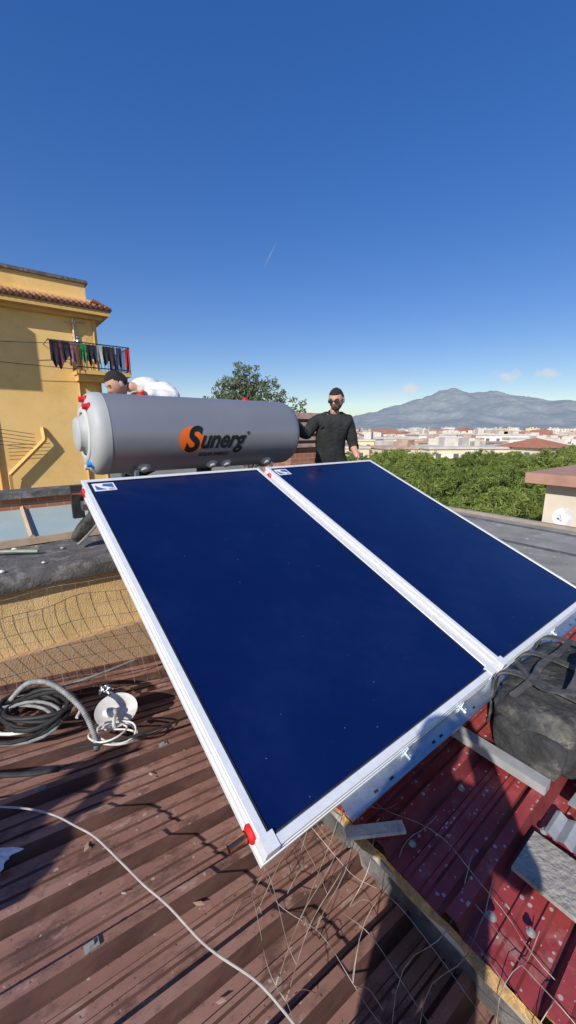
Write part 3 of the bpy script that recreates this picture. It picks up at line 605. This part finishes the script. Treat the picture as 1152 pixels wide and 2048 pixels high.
def textmesh(txt,u0,u1,v0,v1,shear=0,off=0.0,mt='logoblack',lift=.0025,name='lettering'):
    cu=bpy.data.curves.new('t','FONT'); cu.body=txt; cu.shear=shear; cu.offset=off; cu.resolution_u=6; cu.size=1
    ob=bpy.data.objects.new('t',cu); COL.objects.link(ob); bpy.context.view_layer.update()
    dg=bpy.context.evaluated_depsgraph_get(); me=bpy.data.meshes.new_from_object(ob.evaluated_get(dg)); bpy.data.objects.remove(ob)
    xs=[v.co.x for v in me.vertices]; ys=[v.co.y for v in me.vertices]
    X0,X1,Y0,Y1=min(xs),max(xs),min(ys),max(ys)
    for v in me.vertices: v.co=((v.co.x-X0)/(X1-X0)*(u1-u0)+u0,(v.co.y-Y0)/(Y1-Y0)*(v1-v0)+v0,0)
    wrap(me,name,mt,lift)
def wrap(me,name,mt,lift):
    bm=bmesh.new(); bm.from_mesh(me)
    ys=[v.co.y for v in bm.verts]; y=min(ys)+.006
    while y<max(ys):
        bmesh.ops.bisect_plane(bm,geom=bm.verts[:]+bm.edges[:]+bm.faces[:],plane_co=(0,y,0),plane_no=(0,1,0)); y+=.008
    o=TK
    for v in bm.verts: v.co=TP(v.co.x,v.co.y/tr,.2805+lift)-o
    bm.to_mesh(me); bm.free(); me.materials.clear(); me.materials.append(M[mt])
    ob=bpy.data.objects.new(name,me); COL.objects.link(ob); ob.location=o; setpar(ob,T)
me=bpy.data.meshes.new('disc'); n=64; cx_,cy_,rd=.80,-.045,.098
bm=bmesh.new(); bm.faces.new([bm.verts.new((cx_+rd*math.cos(2*math.pi*i/n),cy_+rd*math.sin(2*math.pi*i/n)*1.02,0)) for i in range(n)]); bm.to_mesh(me); bm.free()
wrap(me,'logo_disc','logoorange',.0012)
textmesh('S',.745,.895,-.14,.06,.35,.035,lift=.0028)
textmesh('unerg',.875,1.275,-.155,-.01,.4,.03,lift=.0034)
textmesh('SOLAR ENERGY',.87,1.13,-.176,-.143,.2,.018,lift=.0028)
textmesh('®',1.28,1.31,-.01,.02,0,.01)
# ------------------------------------------------------------------ people
def skin(verts,edges,rad,sub=2):
    me=bpy.data.meshes.new('s'); me.from_pydata([tuple(v) for v in verts],edges,[]); ob=bpy.data.objects.new('s',me); COL.objects.link(ob)
    md=ob.modifiers.new('Skin','SKIN'); md.use_smooth_shade=True
    for i,r in enumerate(rad):
        sv=me.skin_vertices[0].data[i]; sv.radius=(r,r); sv.use_root=(i==0)
    s=ob.modifiers.new('Sub','SUBSURF'); s.levels=sub; s.render_levels=sub
    bpy.context.view_layer.update(); dg=bpy.context.evaluated_depsgraph_get()
    m2=bpy.data.meshes.new_from_object(ob.evaluated_get(dg)); vs=[v.co.copy() for v in m2.vertices]; fs=[tuple(p.vertices) for p in m2.polygons]
    bpy.data.objects.remove(ob); bpy.data.meshes.remove(me); bpy.data.meshes.remove(m2)
    return vs,fs
def headfn(x,y,z):
    dx,dy,dz=x*.074,y*.093,z*.110
    if z<0: dx*=1-.30*(-z)**1.8; dy*=(1-.08*(-z)) if y>0 else (1-.35*(-z))
    if y>0:
        dy+=.024*math.exp(-(x/.13)**2-((z+.16)/.14)**2)
        dy-=.011*math.exp(-((abs(x)-.38)/.16)**2-((z-.04)/.12)**2)
        dy+=.006*math.exp(-(x/.5)**2-((z-.2)/.08)**2)
        dy+=.007*math.exp(-(x/.25)**2-((z+.52)/.07)**2)-.006*math.exp(-(x/.28)**2-((z+.44)/.03)**2)
        dy+=.010*math.exp(-(x/.3)**2-((z+.8)/.15)**2)
    return dx,dy,dz
def hand(b,w,d,pn,side,curl=.6):
    w=Vector(w); d=Vector(d).normalized(); s=Vector(side); s=(s-d*s.dot(d)).normalized(); pn=d.cross(s)*(1 if Vector(pn).dot(d.cross(s))>0 else -1)
    b.ell(w+d*.045,.055,.040,.017,X=d,Y=s,Z=pn,nu=12,nv=8)
    for i,(ln,of) in enumerate([(.072,.030),(.08,.010),(.075,-.010),(.06,-.028)]):
        p=w+d*.085+s*of; pts=[p-d*.02,p]; q=p.copy(); dd=d.copy()
        for j,f in enumerate((.45,.3,.25)):
            dd=(dd+pn*curl*(.5+.3*j)).normalized(); q=q+dd*ln*f; pts.append(q.copy())
        b.tube(pts,.009,7,rr=[.009,.0095,.009,.008,.0065])
    p=w+d*.03+s*.03; b.tube([p,p+(d*.5+s*.8).normalized()*.035,p+(d*.5+s*.8).normalized()*.035+(d*.9+s*.3+pn*.3).normalized()*.03],.01,7,rr=[.013,.011,.008])
def person(J,face,label,top,hood=False,glasses=True,beard=True,curl=.6,slv=.97):
    P={k:Vector(v) for k,v in J.items()}
    order=['pelvis','waist','chest','upper','neck','headb','shR','elR','wrR','shL','elL','wrL','hipR','knR','anR','toR','hipL','knL','anL','toL']
    P['waist']=P['pelvis'].lerp(P['chest'],.45); P['upper']=P['chest'].lerp(P['neck'],.6); P['headb']=P['neck'].lerp(P['head'],.6)
    ed=[('pelvis','waist'),('waist','chest'),('chest','upper'),('upper','neck'),('neck','headb'),('upper','shR'),('shR','elR'),('elR','wrR'),('upper','shL'),('shL','elL'),('elL','wrL'),('pelvis','hipR'),('hipR','knR'),('knR','anR'),('anR','toR'),('pelvis','hipL'),('hipL','knL'),('knL','anL'),('anL','toL')]
    rad=dict(pelvis=.12,waist=.112,chest=.125,upper=.11,neck=.052,headb=.05,shR=.058,elR=.042,wrR=.028,hipR=.085,knR=.057,anR=.04,toR=.032)
    for k_ in ('sh','el','wr','hip','kn','an','to'): rad[k_+'L']=rad[k_+'R']
    ix={k_:i for i,k_ in enumerate(order)}
    vs,fs=skin([P[k_] for k_ in order],[(ix[a],ix[c_]) for a,c_ in ed],[rad[k_] for k_ in order])
    lat=(P['shL']-P['shR']).normalized()
    bone=[]
    for v in vs:
        best=None
        for i,(a,c_) in enumerate(ed):
            A=P[a];B_=P[c_];d=B_-A;t=max(0,min(1,(v-A).dot(d)/d.length_squared)); q=(v-A-d*t).length-(rad[a]*(1-t)+rad[c_]*t)
            if best is None or q<best[0]: best=(q,i,t)
        bone.append((best[1],best[2]))
    sp0=P['pelvis'];sp1=P['neck'];ax=(sp1-sp0).normalized(); fw=lat.cross(ax).normalized()
    for i,v in enumerate(vs):
        if bone[i][0] in (0,1,2,3):
            d=sp1-sp0;t=max(0,min(1,(v-sp0).dot(d)/d.length_squared)); c_=sp0+d*t; o=v-c_; x=o.dot(lat); y=o.dot(fw)
            wt=min(1,max(0,(1-t)*4)) if bone[i][0]==3 else 1
            vs[i]=v+lat*(x*.22*wt)-fw*(y*.16*wt)
    e=empty('person',(P['pelvis'].x,P['pelvis'].y,min(P['anL'].z,P['anR'].z)-.06),label=label,category="person")
    body=MB(); body.add(vs,fs)
    f=Vector(face).normalized(); ux=(UP-f*UP.dot(f)).normalized(); rx=f.cross(ux)
    hc=P['head']; body.ell(hc,0,0,0,X=rx,Y=f,Z=ux,nu=40,nv=30,fn=headfn)
    for s_ in (-1,1): body.ell(hc+rx*s_*.074-f*.005-ux*.008,.010,.018,.03,X=rx,Y=f,Z=ux,nu=8,nv=6)
    for Sd in 'RL':
        d=(P['wr'+Sd]-P['el'+Sd]).normalized(); hand(body,P['wr'+Sd],J.get('hd'+Sd,d),J.get('pn'+Sd,(0,-.3,-1)),J.get('th'+Sd,(0,-1,.2)),curl)
    body.make('body',M['skin'],e,'full')
    bm=bmesh.new(); bv=[bm.verts.new(v) for v in vs]
    for q in fs:
        try: bm.faces.new([bv[i] for i in q])
        except Exception: pass
    bmesh.ops.recalc_face_normals(bm,faces=bm.faces); bm.normal_update(); nr=[v.normal.copy() for v in bv]; bm.free()
    def shell(name,test,off,mt,wr=.008):
        m=MB(); keep=[q for q in fs if all(test(bone[i]) for i in q)]; used=sorted({i for q in keep for i in q}); mp={i:j for j,i in enumerate(used)}
        m.add([vs[i]+nr[i]*(off+wr*noise.noise(Vector((vs[i].x*16,vs[i].y*16,vs[i].z*9)))) for i in used],[tuple(mp[i] for i in q) for q in keep]); 
        if name=='top':
            m.tube([P['neck']-ax*.05,P['neck'],P['neck']+(P['head']-P['neck'])*.16],.075,16,rr=[.085,.066,.060],cap=False)
            if hood: m.ell(P['neck']-f*.07+UP*.0,.13,.10,.07)
        m.make(name,mt,e,'full',clean=False)
    shell('top',lambda q:(q[0] in (0,1,2,5,6,8,9) ) or (q[0]==3 and q[1]<.95) or (q[0]==7 and q[1]<.97) or (q[0]==10 and q[1]<slv) or (q[0] in (11,15) and q[1]<.6),.017,top,.014)
    shell('trousers',lambda q:q[0] in (0,11,12,15,16) or (q[0] in (13,17) and q[1]<.97) or (q[0]==1 and q[1]<.1),.007,M['trouser'],.004)
    for Sd in 'RL':
        a=P['an'+Sd]; t=P['to'+Sd]; fl=(t-a).normalized(); z=UP-fl*UP.dot(fl); z.normalize(); y=z.cross(fl); c0=a.lerp(t,.5)
        def bt(x,yy,zz):
            g=lambda v,p:math.copysign(abs(v)**p,v)
            X=g(x,.7)*.15; return X,g(yy,.75)*(.05-.01*(x<-.2)),(g(zz,.6)*(.05-.022*max(0,x)) if zz>0 else g(zz,.35)*.045)
        b=MB(); b.ell(c0,0,0,0,X=fl,Y=y,Z=z,nu=24,nv=16,fn=bt); b.tube([a,a+(P['kn'+Sd]-a).normalized()*.11],.055,14)
        b.make('boot',M['shoe'],e,True)
        b=MB(); b.ell(c0-z*.047,0,0,0,X=fl,Y=y,Z=z,nu=24,nv=8,fn=lambda x,yy,zz:(math.copysign(abs(x)**.7,x)*.157,math.copysign(abs(yy)**.7,yy)*.055,math.copysign(abs(zz)**.3,zz)*.012)); b.make('sole',M['hose'],e,True)
    def hl(x,y): 
        return .52 if y>.45 else (.52-(.45-y)*1.1 if y>-.2 else -.25)
    h=MB()
    def hairfn(x,y,z):
        dx,dy,dz=headfn(x,y,z); g=1.05+.045*noise.noise(Vector((x,y,z))*7); m_=z-hl(x,y); g=1.0+(g-1)*min(1,max(0,m_/.18))-.012*(m_<0)
        return dx*g,dy*g,dz*g
    h.ell(hc,0,0,0,X=rx,Y=f,Z=ux,nu=48,nv=40,fn=hairfn,keep=lambda x,y,z:z>hl(x,y)-.06); h.make('hair',M['hair'],e,'full')
    if beard:
        def bf(x,y,z):
            dx,dy,dz=headfn(x,y,z); g=1.02; return dx*g,dy*g,dz*g
        def kb_(x,y,z):
            if y<.1: return False
            low=z<-.66 or (abs(x)>.5 and z<-.38); mus=abs(x)<.3 and -.40<z<-.33
            return (low and not(abs(x)<.2 and z>-.6)) or mus
        h=MB(); h.ell(hc,0,0,0,X=rx,Y=f,Z=ux,nu=64,nv=60,fn=bf,keep=kb_); h.make('beard',M['beardm'],e,'full')
    for s_ in (-1,1):
        h=MB(); h.ell(hc+rx*s_*.029+f*.074+ux*.005,.013,.008,.006,X=rx,Y=f,Z=ux,nu=10,nv=8); h.make('eye',M['eyew'],e,'full')
        h=MB(); h.tube([hc+rx*s_*.014+f*.090+ux*.024,hc+rx*s_*.047+f*.077+ux*.025],.0035,6); h.make('eyebrow',M['hair'],e,'full')
    h=MB(); h.tube([hc+rx*(-.022+.0088*i)+f*(.089-.006*((i-2.5)/2.5)**2)-ux*.049 for i in range(6)],.004,6); h.make('mouth',M['beardm'],e,'full')
    if glasses:
        g=MB()
        for s_ in (-1,1):
            c_=hc+rx*s_*.031+f*.096+ux*.002; g.tube([c_+rx*math.cos(a*.524)*.025+ux*math.sin(a*.524)*.018 for a in range(13)],.0035,5,cap=False)
            g.tube([c_+rx*s_*.024,hc+rx*s_*.078+f*.0+ux*.008],.003,5)
            g.ell(c_,.024,.002,.017,X=rx,Y=f,Z=ux,nu=14,nv=10)
        g.tube([hc+rx*-.007+f*.1+ux*.008,hc+rx*.007+f*.1+ux*.008],.003,5)
        g.make('glasses',M['rubber'],e,True)
    return e
person(dict(pelvis=(.46,4.24,1.27),chest=(.45,4.19,1.57),neck=(.47,4.13,1.80),head=(.485,4.06,1.94),
  shR=(.295,4.14,1.735),elR=(.17,4.05,1.58),wrR=(.0,3.84,1.79),shL=(.625,4.16,1.735),elL=(.69,4.20,1.47),wrL=(.72,4.05,1.36),
  hipR=(.37,4.25,1.18),knR=(.36,4.22,.78),anR=(.35,4.27,.43),toR=(.33,4.12,.39),hipL=(.56,4.25,1.18),knL=(.58,4.22,.78),anL=(.58,4.27,.43),toL=(.6,4.12,.39),pnL=(-1,0,0),thL=(0,-1,0),hdR=(-.75,-.5,-.05),pnR=(0,0,-1),thR=(.3,-.5,.0)),
  (-.38,-.90,-.30),"man in black sweater and glasses looking down, hand on tank",M['sweater'],slv=.2)
J2=dict(pelvis=(-.92,3.85,1.60),chest=(-1.10,3.66,1.87),neck=(-1.29,3.53,1.99),head=(-1.44,3.44,2.02),
  shR=(-1.30,3.72,1.95),elR=(-1.50,3.52,1.70),wrR=(-1.42,3.27,1.68),shL=(-1.05,3.46,1.98),elL=(-.92,3.28,1.90),wrL=(-1.10,3.20,1.92),
  hipR=(-1.04,3.82,1.48),knR=(-1.32,3.34,1.27),anR=(-1.50,2.95,.99),toR=(-1.60,2.88,.87),hipL=(-.82,3.88,1.48),knL=(-.80,3.66,1.08),anL=(-.72,4.0,.83),toL=(-.72,3.88,.79))
person(J2,(-.6,-.6,-.5),"man in white hoodie and dark trousers crouching behind the tank",M['hoodie'],hood=True,glasses=False,beard=False)
PH=dict(pelvis=(-.2,-.38,.95),chest=(-.2,-.38,1.22),neck=(-.2,-.37,1.47),head=(-.2,-.34,1.63),
  shR=(-.38,-.37,1.40),elR=(-.42,-.22,1.18),wrR=(-.12,-.14,1.48),shL=(-.02,-.37,1.40),elL=(.12,-.28,1.2),wrL=(.04,-.14,1.46),
  hipR=(-.3,-.38,.88),knR=(-.32,-.36,.48),anR=(-.33,-.40,.08),toR=(-.33,-.27,.05),hipL=(-.1,-.38,.88),knL=(-.08,-.36,.48),anL=(-.07,-.40,.06),toL=(-.07,-.27,.03))
person(PH,(0,1,-.1),"person in dark jacket standing with arms raised on the brown roof",M['sweater'],glasses=False,beard=False)
off=Vector((-2.02,-.50,.12)); PH2={k:tuple(Vector(v)+off) for k,v in PH.items()}
person(PH2,(.4,1,-.2),"person in dark jacket standing on the brown roof",M['sweater'],glasses=False,beard=False)
# ------------------------------------------------------------------ bag
BG=empty('tool_bag',L(1.4,-.2,.34),label="worn black fabric tool bag with dusty straps on red roof",category="bag")
def bagmesh(b,c,hk,ht,hz,seed=0,e_=.42,nu=84,nv=60,amp=.02):
    vs=[]
    for i in range(nv+1):
        th=-math.pi/2+math.pi*i/nv
        for j in range(nu):
            ph=2*math.pi*j/nu
            g=lambda v:math.copysign(abs(v)**e_,v)
            x=g(math.cos(th))*g(math.cos(ph))*hk; y=g(math.cos(th))*g(math.sin(ph))*ht; z=g(math.sin(th))*hz
            z*= (1-.14*(x/hk)**2) if z>0 else 1
            q=Vector((x*9,y*9,z*9+seed)); d=noise.noise(q)*amp+(.5-abs(noise.noise(q*1.8)))*amp*.9+noise.noise(q*4)*amp*.3
            if z<-hz*.8: d*=.1
            nrm=Vector((x/hk,y/ht,z/hz)).normalized()
            vs.append(Vector(c)+E1*(x+nrm.x*d)+E2*(y+nrm.y*d)+UP*(z+nrm.z*d))
    b.add(vs,[(i*nu+j,i*nu+(j+1)%nu,(i+1)*nu+(j+1)%nu,(i+1)*nu+j) for i in range(nv) for j in range(nu)])
b=MB(); bagmesh(b,L(1.45,-.20,.49),.37,.17,.135); b.make('body',M['bag'],BG,'full')
b=MB(); bagmesh(b,L(1.45,-.385,.46),.27,.035,.085,3,amp=.015); b.make('pocket',M['bag'],BG,'full')
b=MB(); bagmesh(b,L(1.085,-.20,.45),.03,.12,.08,5,amp=.015); b.make('pocket',M['bag'],BG,'full')
def strip(b,pts,wv,th=.004):
    wv=Vector(wv); P=[Vector(p) for p in pts]; vs=[]
    for i,p in enumerate(P):
        T_=(P[min(i+1,len(P)-1)]-P[max(i-1,0)]).normalized(); n_=T_.cross(wv).normalized()
        for a_,c_ in ((-1,-1),(1,-1),(1,1),(-1,1)): vs.append(p+wv*a_+n_*th*c_)
    b.add(vs,[(i*4+j,i*4+(j+1)%4,(i+1)*4+(j+1)%4,(i+1)*4+j) for i in range(len(P)-1) for j in range(4)])
for k in (1.22,1.45,1.68):
    b=MB(); pts=[]
    for i in range(25):
        a=math.pi*(-.02+1.04*i/24); g=lambda v:math.copysign(abs(v)**.45,v)
        pts.append(L(k,-.20-g(math.cos(a))*.195,.49+ (g(math.sin(a)) if math.sin(a)>0 else -.9)*.16))
    pts=[L(k,-.41,.38)]+pts+[L(k,.0,.38)]
    strip(b,smoothpts(pts,2),E1*.018); b.make('strap',M['strap'],BG,True)
b=MB(); strip(b,smoothpts([L(1.22,-.27,.65),L(1.28,-.28,.70),L(1.45,-.25,.725),L(1.6,-.27,.69),L(1.68,-.27,.65)],6),E2*.018); b.make('handle',M['strap'],BG,True)
b=MB(); strip(b,smoothpts([L(1.1,-.12,.615),L(1.2,-.15,.66),L(1.35,-.13,.66),L(1.5,-.15,.67),L(1.75,-.12,.625)],6),E2*.013,.005); b.make('zipper',M['strap'],BG,True)
b=MB(); strip(b,smoothpts([L(1.3,-.05,.645),L(1.17,-.2,.665),L(1.27,-.34,.665),L(1.36,-.43,.56),L(1.33,-.44,.42),L(1.3,-.45,.36)],6),E1*.017); b.make('shoulder_strap',M['strap'],BG,True)
b=MB(); b.box(1.30,1.35,-.445,-.43,.47,.51); b.make('buckle',M['galv'],BG)
# ------------------------------------------------------------------ boards on red roof
b=MB(); b.box(.66,.83,-1.4,-.33,zr(.7)+.038,zr(.7)+.052); b.make('beige_board',M['concrete'],label="dusty grey beige board lying on the red roof",category="board")
b=MB(); n=90; vs=[]
for i in range(n+1):
    t=-1.35+1.0*i/n; z=.006*math.sin(i*1.57)
    for k in (.845,.96): vs.append(L(k,t,zr(.9)+.05+z))
b.add(vs,[(2*i,2*i+1,2*i+3,2*i+2) for i in range(n)]); b.make('corrugated_strip',mat('dull_zinc',(.5,.5,.48),(.4,.4,.38),20,.5,.4),label="shiny corrugated metal strip lying on the red roof",category="metal strip")
b=MB(); vs=[L(.985,-1.4,zr(1)+.075),L(1.2,-1.4,zr(1)+.14),L(1.2,-.40,zr(1)+.14),L(.985,-.37,zr(1)+.075)]; b.add(vs+[v-UP*.004 for v in vs],[(0,1,2,3),(7,6,5,4),(0,4,5,1),(1,5,6,2),(2,6,7,3),(3,7,4,0)])
b.make('grey_sheet',mat('grey_sheet_metal',(.24,.235,.22),(.31,.305,.29),6,.5,.3,.1,20),label="grey bent sheet metal flashing leaning on red roof",category="metal sheet")
def Lp(a): return lambda k,t,z: L(.43+k*math.cos(a)-t*math.sin(a),.0+k*math.sin(a)+t*math.cos(a),z)
b=MB(); b.box(-.10,.10,-.019,.019,.345,.358,Lp(-.55)); b.make('wood_offcut',mat('pale_offcut',(.68,.62,.52),(.55,.48,.38),14,.7,0,.3,60,c3=(.4,.33,.26),s3=20),label="short pale wood offcut lying on the roof edge",category="wood piece")
# ------------------------------------------------------------------ cable, hoses
cp=[(-1.6,1.34,.10),(-1.19,1.33,.115),(-.965,1.29,.125),(-.708,1.175,.13),(-.47,1.03,.12),(-.27,.905,.115),(-.139,.825,.12),(.019,.735,.11),(.2,.6,.06),(.45,.35,.0)]
b=MB(); b.tube([p+Vector((noise.noise(p*6)*.012,noise.noise(p*6+Vector((5,0,0)))*.012,0)) for p in smoothpts(cp,10)],.0038,8); b.make('electric_cable',M['cable'],smooth=True,label="pale grey electric cable trailing over the brown roof",category="cable")
pts=smoothpts([(-1.66,1.90,.02),(-1.60,1.97,.12),(-1.46,1.95,.25),(-1.28,1.88,.29),(-1.10,1.80,.22),(-1.02,1.76,.1),(-1.0,1.74,.0)],14)
fine=[]
for a,c_ in zip(pts,pts[1:]):
    for j in range(4): fine.append(a.lerp(c_,j/4))
b=MB(); b.tube(fine,.015,10,rr=[.0155 if i%4<2 else .0125 for i in range(len(fine))]); b.make('conduit_hose',M['hose'],smooth='full',label="grey ribbed conduit hose arching over the brown roof",category="hose")
def coil(name,cx,cy,cz,r,turns,tr_,mt,lab,cat,seed,tilt=.15):
    pts=[]
    for i in range(int(turns*20)):
        a=i/20*2*math.pi; q=r*(1+.16*math.sin(a*.7+seed)+.07*math.sin(a*2.3)+.08*math.sin(a*.33+seed*2))
        pts.append((cx+.03*math.sin(a*.4+seed)+q*math.cos(a)*1.25,cy+q*math.sin(a)*.8,cz+.02+.009*(i/20)+tilt*q*math.sin(a)+.015*math.sin(a*1.3+seed)))
    b=MB(); b.tube(pts,tr_,8); return b.make(name,M[mt],smooth=True,label=lab,category=cat)
coil('hose_coil',-1.44,1.88,.05,.16,1.7,.009,'white',"coil of white plastic hose on the brown roof","hose",1)
coil('hose_coil',-1.40,1.91,.08,.14,4.4,.012,'rubber',"coil of black rubber hose on the brown roof","hose",2)
coil('hose_coil',-1.48,1.86,.06,.17,2.6,.011,'rubber',"loose black rubber hose under the other coils","hose",6)
coil('hose_coil',-1.46,1.84,.07,.15,1.6,.009,'hose',"coil of grey hose lying over other hoses","hose",4)
coil('cable_coil',-.93,1.80,.02,.085,3.2,.005,'white',"small coil of white cable near the dish","cable",3,.0)
b=MB(); b.tube(smoothpts([(-2.2,1.55,.03),(-1.6,1.53,.06),(-1.25,1.55,.05),(-1.1,1.58,.05)],8),.012,8); b.make('pipe',M['rubber'],smooth=True,label="thin black pipe lying across the roof ribs",category="pipe")
b=MB(); b.tube(smoothpts([L(-.9,2.05,.09),L(-.2,1.95,.06),L(.25,2.0,.04)],8),.008,8); b.make('pipe',M['hose'],smooth=True,label="grey straight pipe lying at the wall foot",category="pipe")
b=MB(); b.tube(smoothpts([(-1.1,1.7,.05),(-.8,1.78,.06),(-.55,1.98,.02)],8),.007,8); b.make('pipe',M['rubber'],smooth=True,label="black flexible pipe lying on the brown roof",category="pipe")
DS=empty('satellite_dish',(-1.0,1.98,0),label="small white satellite dish lying face up on the roof",category="satellite dish")
ax=Vector((.15,-.25,1)).normalized(); b=MB(); b.lathe(Vector((-1.0,1.98,.03)),ax,[(0,.0001),(.002,.04),(.012,.085),(.028,.112),(.032,.115),(.03,.11),(.016,.082),(.008,.04),(.006,.0001)],40); b.make('reflector',M['white'],DS,True)
b=MB(); b.ell((-1.01,1.93,.075),.045,.03,.025); b.tube([(-1.0,1.98,.04),(-.95,1.85,.10),(-.93,1.80,.09)],.009,8); b.make('receiver_arm',M['white'],DS,True)
def crumple(c,sx,sy,h,seed,name,mt,lab,cat):
    b=MB(); n=22; vs=[]
    for j in range(n+1):
        for i in range(n+1):
            u,v=i/n-.5,j/n-.5; e_=noise.noise(Vector((u*4,v*4,seed))); rad=math.hypot(u,v)*2
            vs.append((c[0]+u*sx*(1+e_*.5)+e_*.03,c[1]+v*sy*(1+e_*.6),c[2]+h*(.3+abs(noise.noise(Vector((u*5,v*5,seed+3)))*1.6))*max(0.0,1-rad**3*.6)))
    b.add(vs,[(j*(n+1)+i,j*(n+1)+i+1,(j+1)*(n+1)+i+1,(j+1)*(n+1)+i) for j in range(n) for i in range(n)]); b.make(name,M[mt],smooth='full',label=lab,category=cat)
crumple((-1.14,1.17,.05),.16,.09,.022,1,'crumpled_paper','cloth',"crumpled white paper sheet on the brown roof","paper")
crumple((-1.15,2.18,.03),.08,.06,.04,5,'crumpled_foil','galv',"small crumpled foil scrap near the hoses","foil")
for i,(k,t) in enumerate([(-.42,1.25),(-.36,.52),(.15,1.25)]):
    b=MB(); z=zb(k)+.049; t=round((t+2.8)/.25)*.25-2.8+.033; b.box(k-.022,k+.022,t-.013,t+.013,z,z+.003); b.box(k-.008,k+.008,t-.006,t+.006,z+.003,z+.012); b.make('roof_clip',M['hose'],label="small galvanised fixing clip on a roof rib",category="clip",group="clips on the brown roof")
# ------------------------------------------------------------------ wire meshes
def wiremesh(name,S,nu,nv,jit,lab,seed,loose=0,drop=.12,rad=.0018,fr=5):
    rr=random.Random(seed); b=MB()
    def pt(u,v): 
        p=S(u,v); q=p*fr
        return p+Vector((noise.noise(q+Vector((seed,0,0))),noise.noise(q+Vector((0,seed,0))),noise.noise(q+Vector((0,0,seed)))))*jit
    for i in range(nu+1):
        if rr.random()<drop: continue
        u=i/nu; a,c_=(0,1) if rr.random()>.25 else sorted((rr.uniform(0,.4),rr.uniform(.6,1)))
        b.tube([pt(u,a+(c_-a)*j/16) for j in range(17)],rad,4,cap=False)
        if loose and rr.random()<loose:
            p=pt(u,c_); d=Vector((rr.uniform(-1,1),rr.uniform(-1,.3),rr.uniform(-.2,.7)))*.09
            b.tube(smoothpts([pt(u,c_-.1),p,p+d*.5+Vector((0,0,.03)),p+d],4),rad,4,cap=False)
    for j in range(nv+1):
        if rr.random()<drop: continue
        v=j/nv; a,c_=(0,1) if rr.random()>.2 else sorted((rr.uniform(0,.4),rr.uniform(.6,1)))
        b.tube([pt(a+(c_-a)*i/50,v) for i in range(51)],rad,4,cap=False)
    b.make(name,M['wire'],clean=False,label=lab,category="wire mesh")
def Sw(u,v):
    k=-1.6+2.45*u; z=.63-(.63-zb(k)-.05)*v
    return L(k,2.195-.03-.34*v**2.2*(.4+.6*u)-.02*math.sin(u*9),z)
wiremesh('wire_mesh',Sw,30,8,.022,"bent rusty welded wire mesh leaning against the ochre wall",3,.2,.04,.0015,3)
def Sr(u,v):
    t=.40-1.70*u
    k=.60-.38*v; z=.345 if v<.4 else .345-.30*((v-.4)/.6)**1.2
    return L(k-.03*math.sin(u*14),t,z+.02*math.sin(v*9+u*20)*(1 if v>.3 else .3))
wiremesh('wire_mesh',Sr,24,6,.045,"tangled rusty wire mesh along the red roof edge",8,.5,.12,.0012)
def Sq(u,v):
    t=.30-.26*u; return L(.37-.26*v-.05*u,t-.04*v,.27-.22*v)
wiremesh('wire_mesh',Sq,6,4,.04,"loose tangled wire ends below the collector corner",12,.8,.15,.0012)
print('DONE',len(bpy.data.objects))
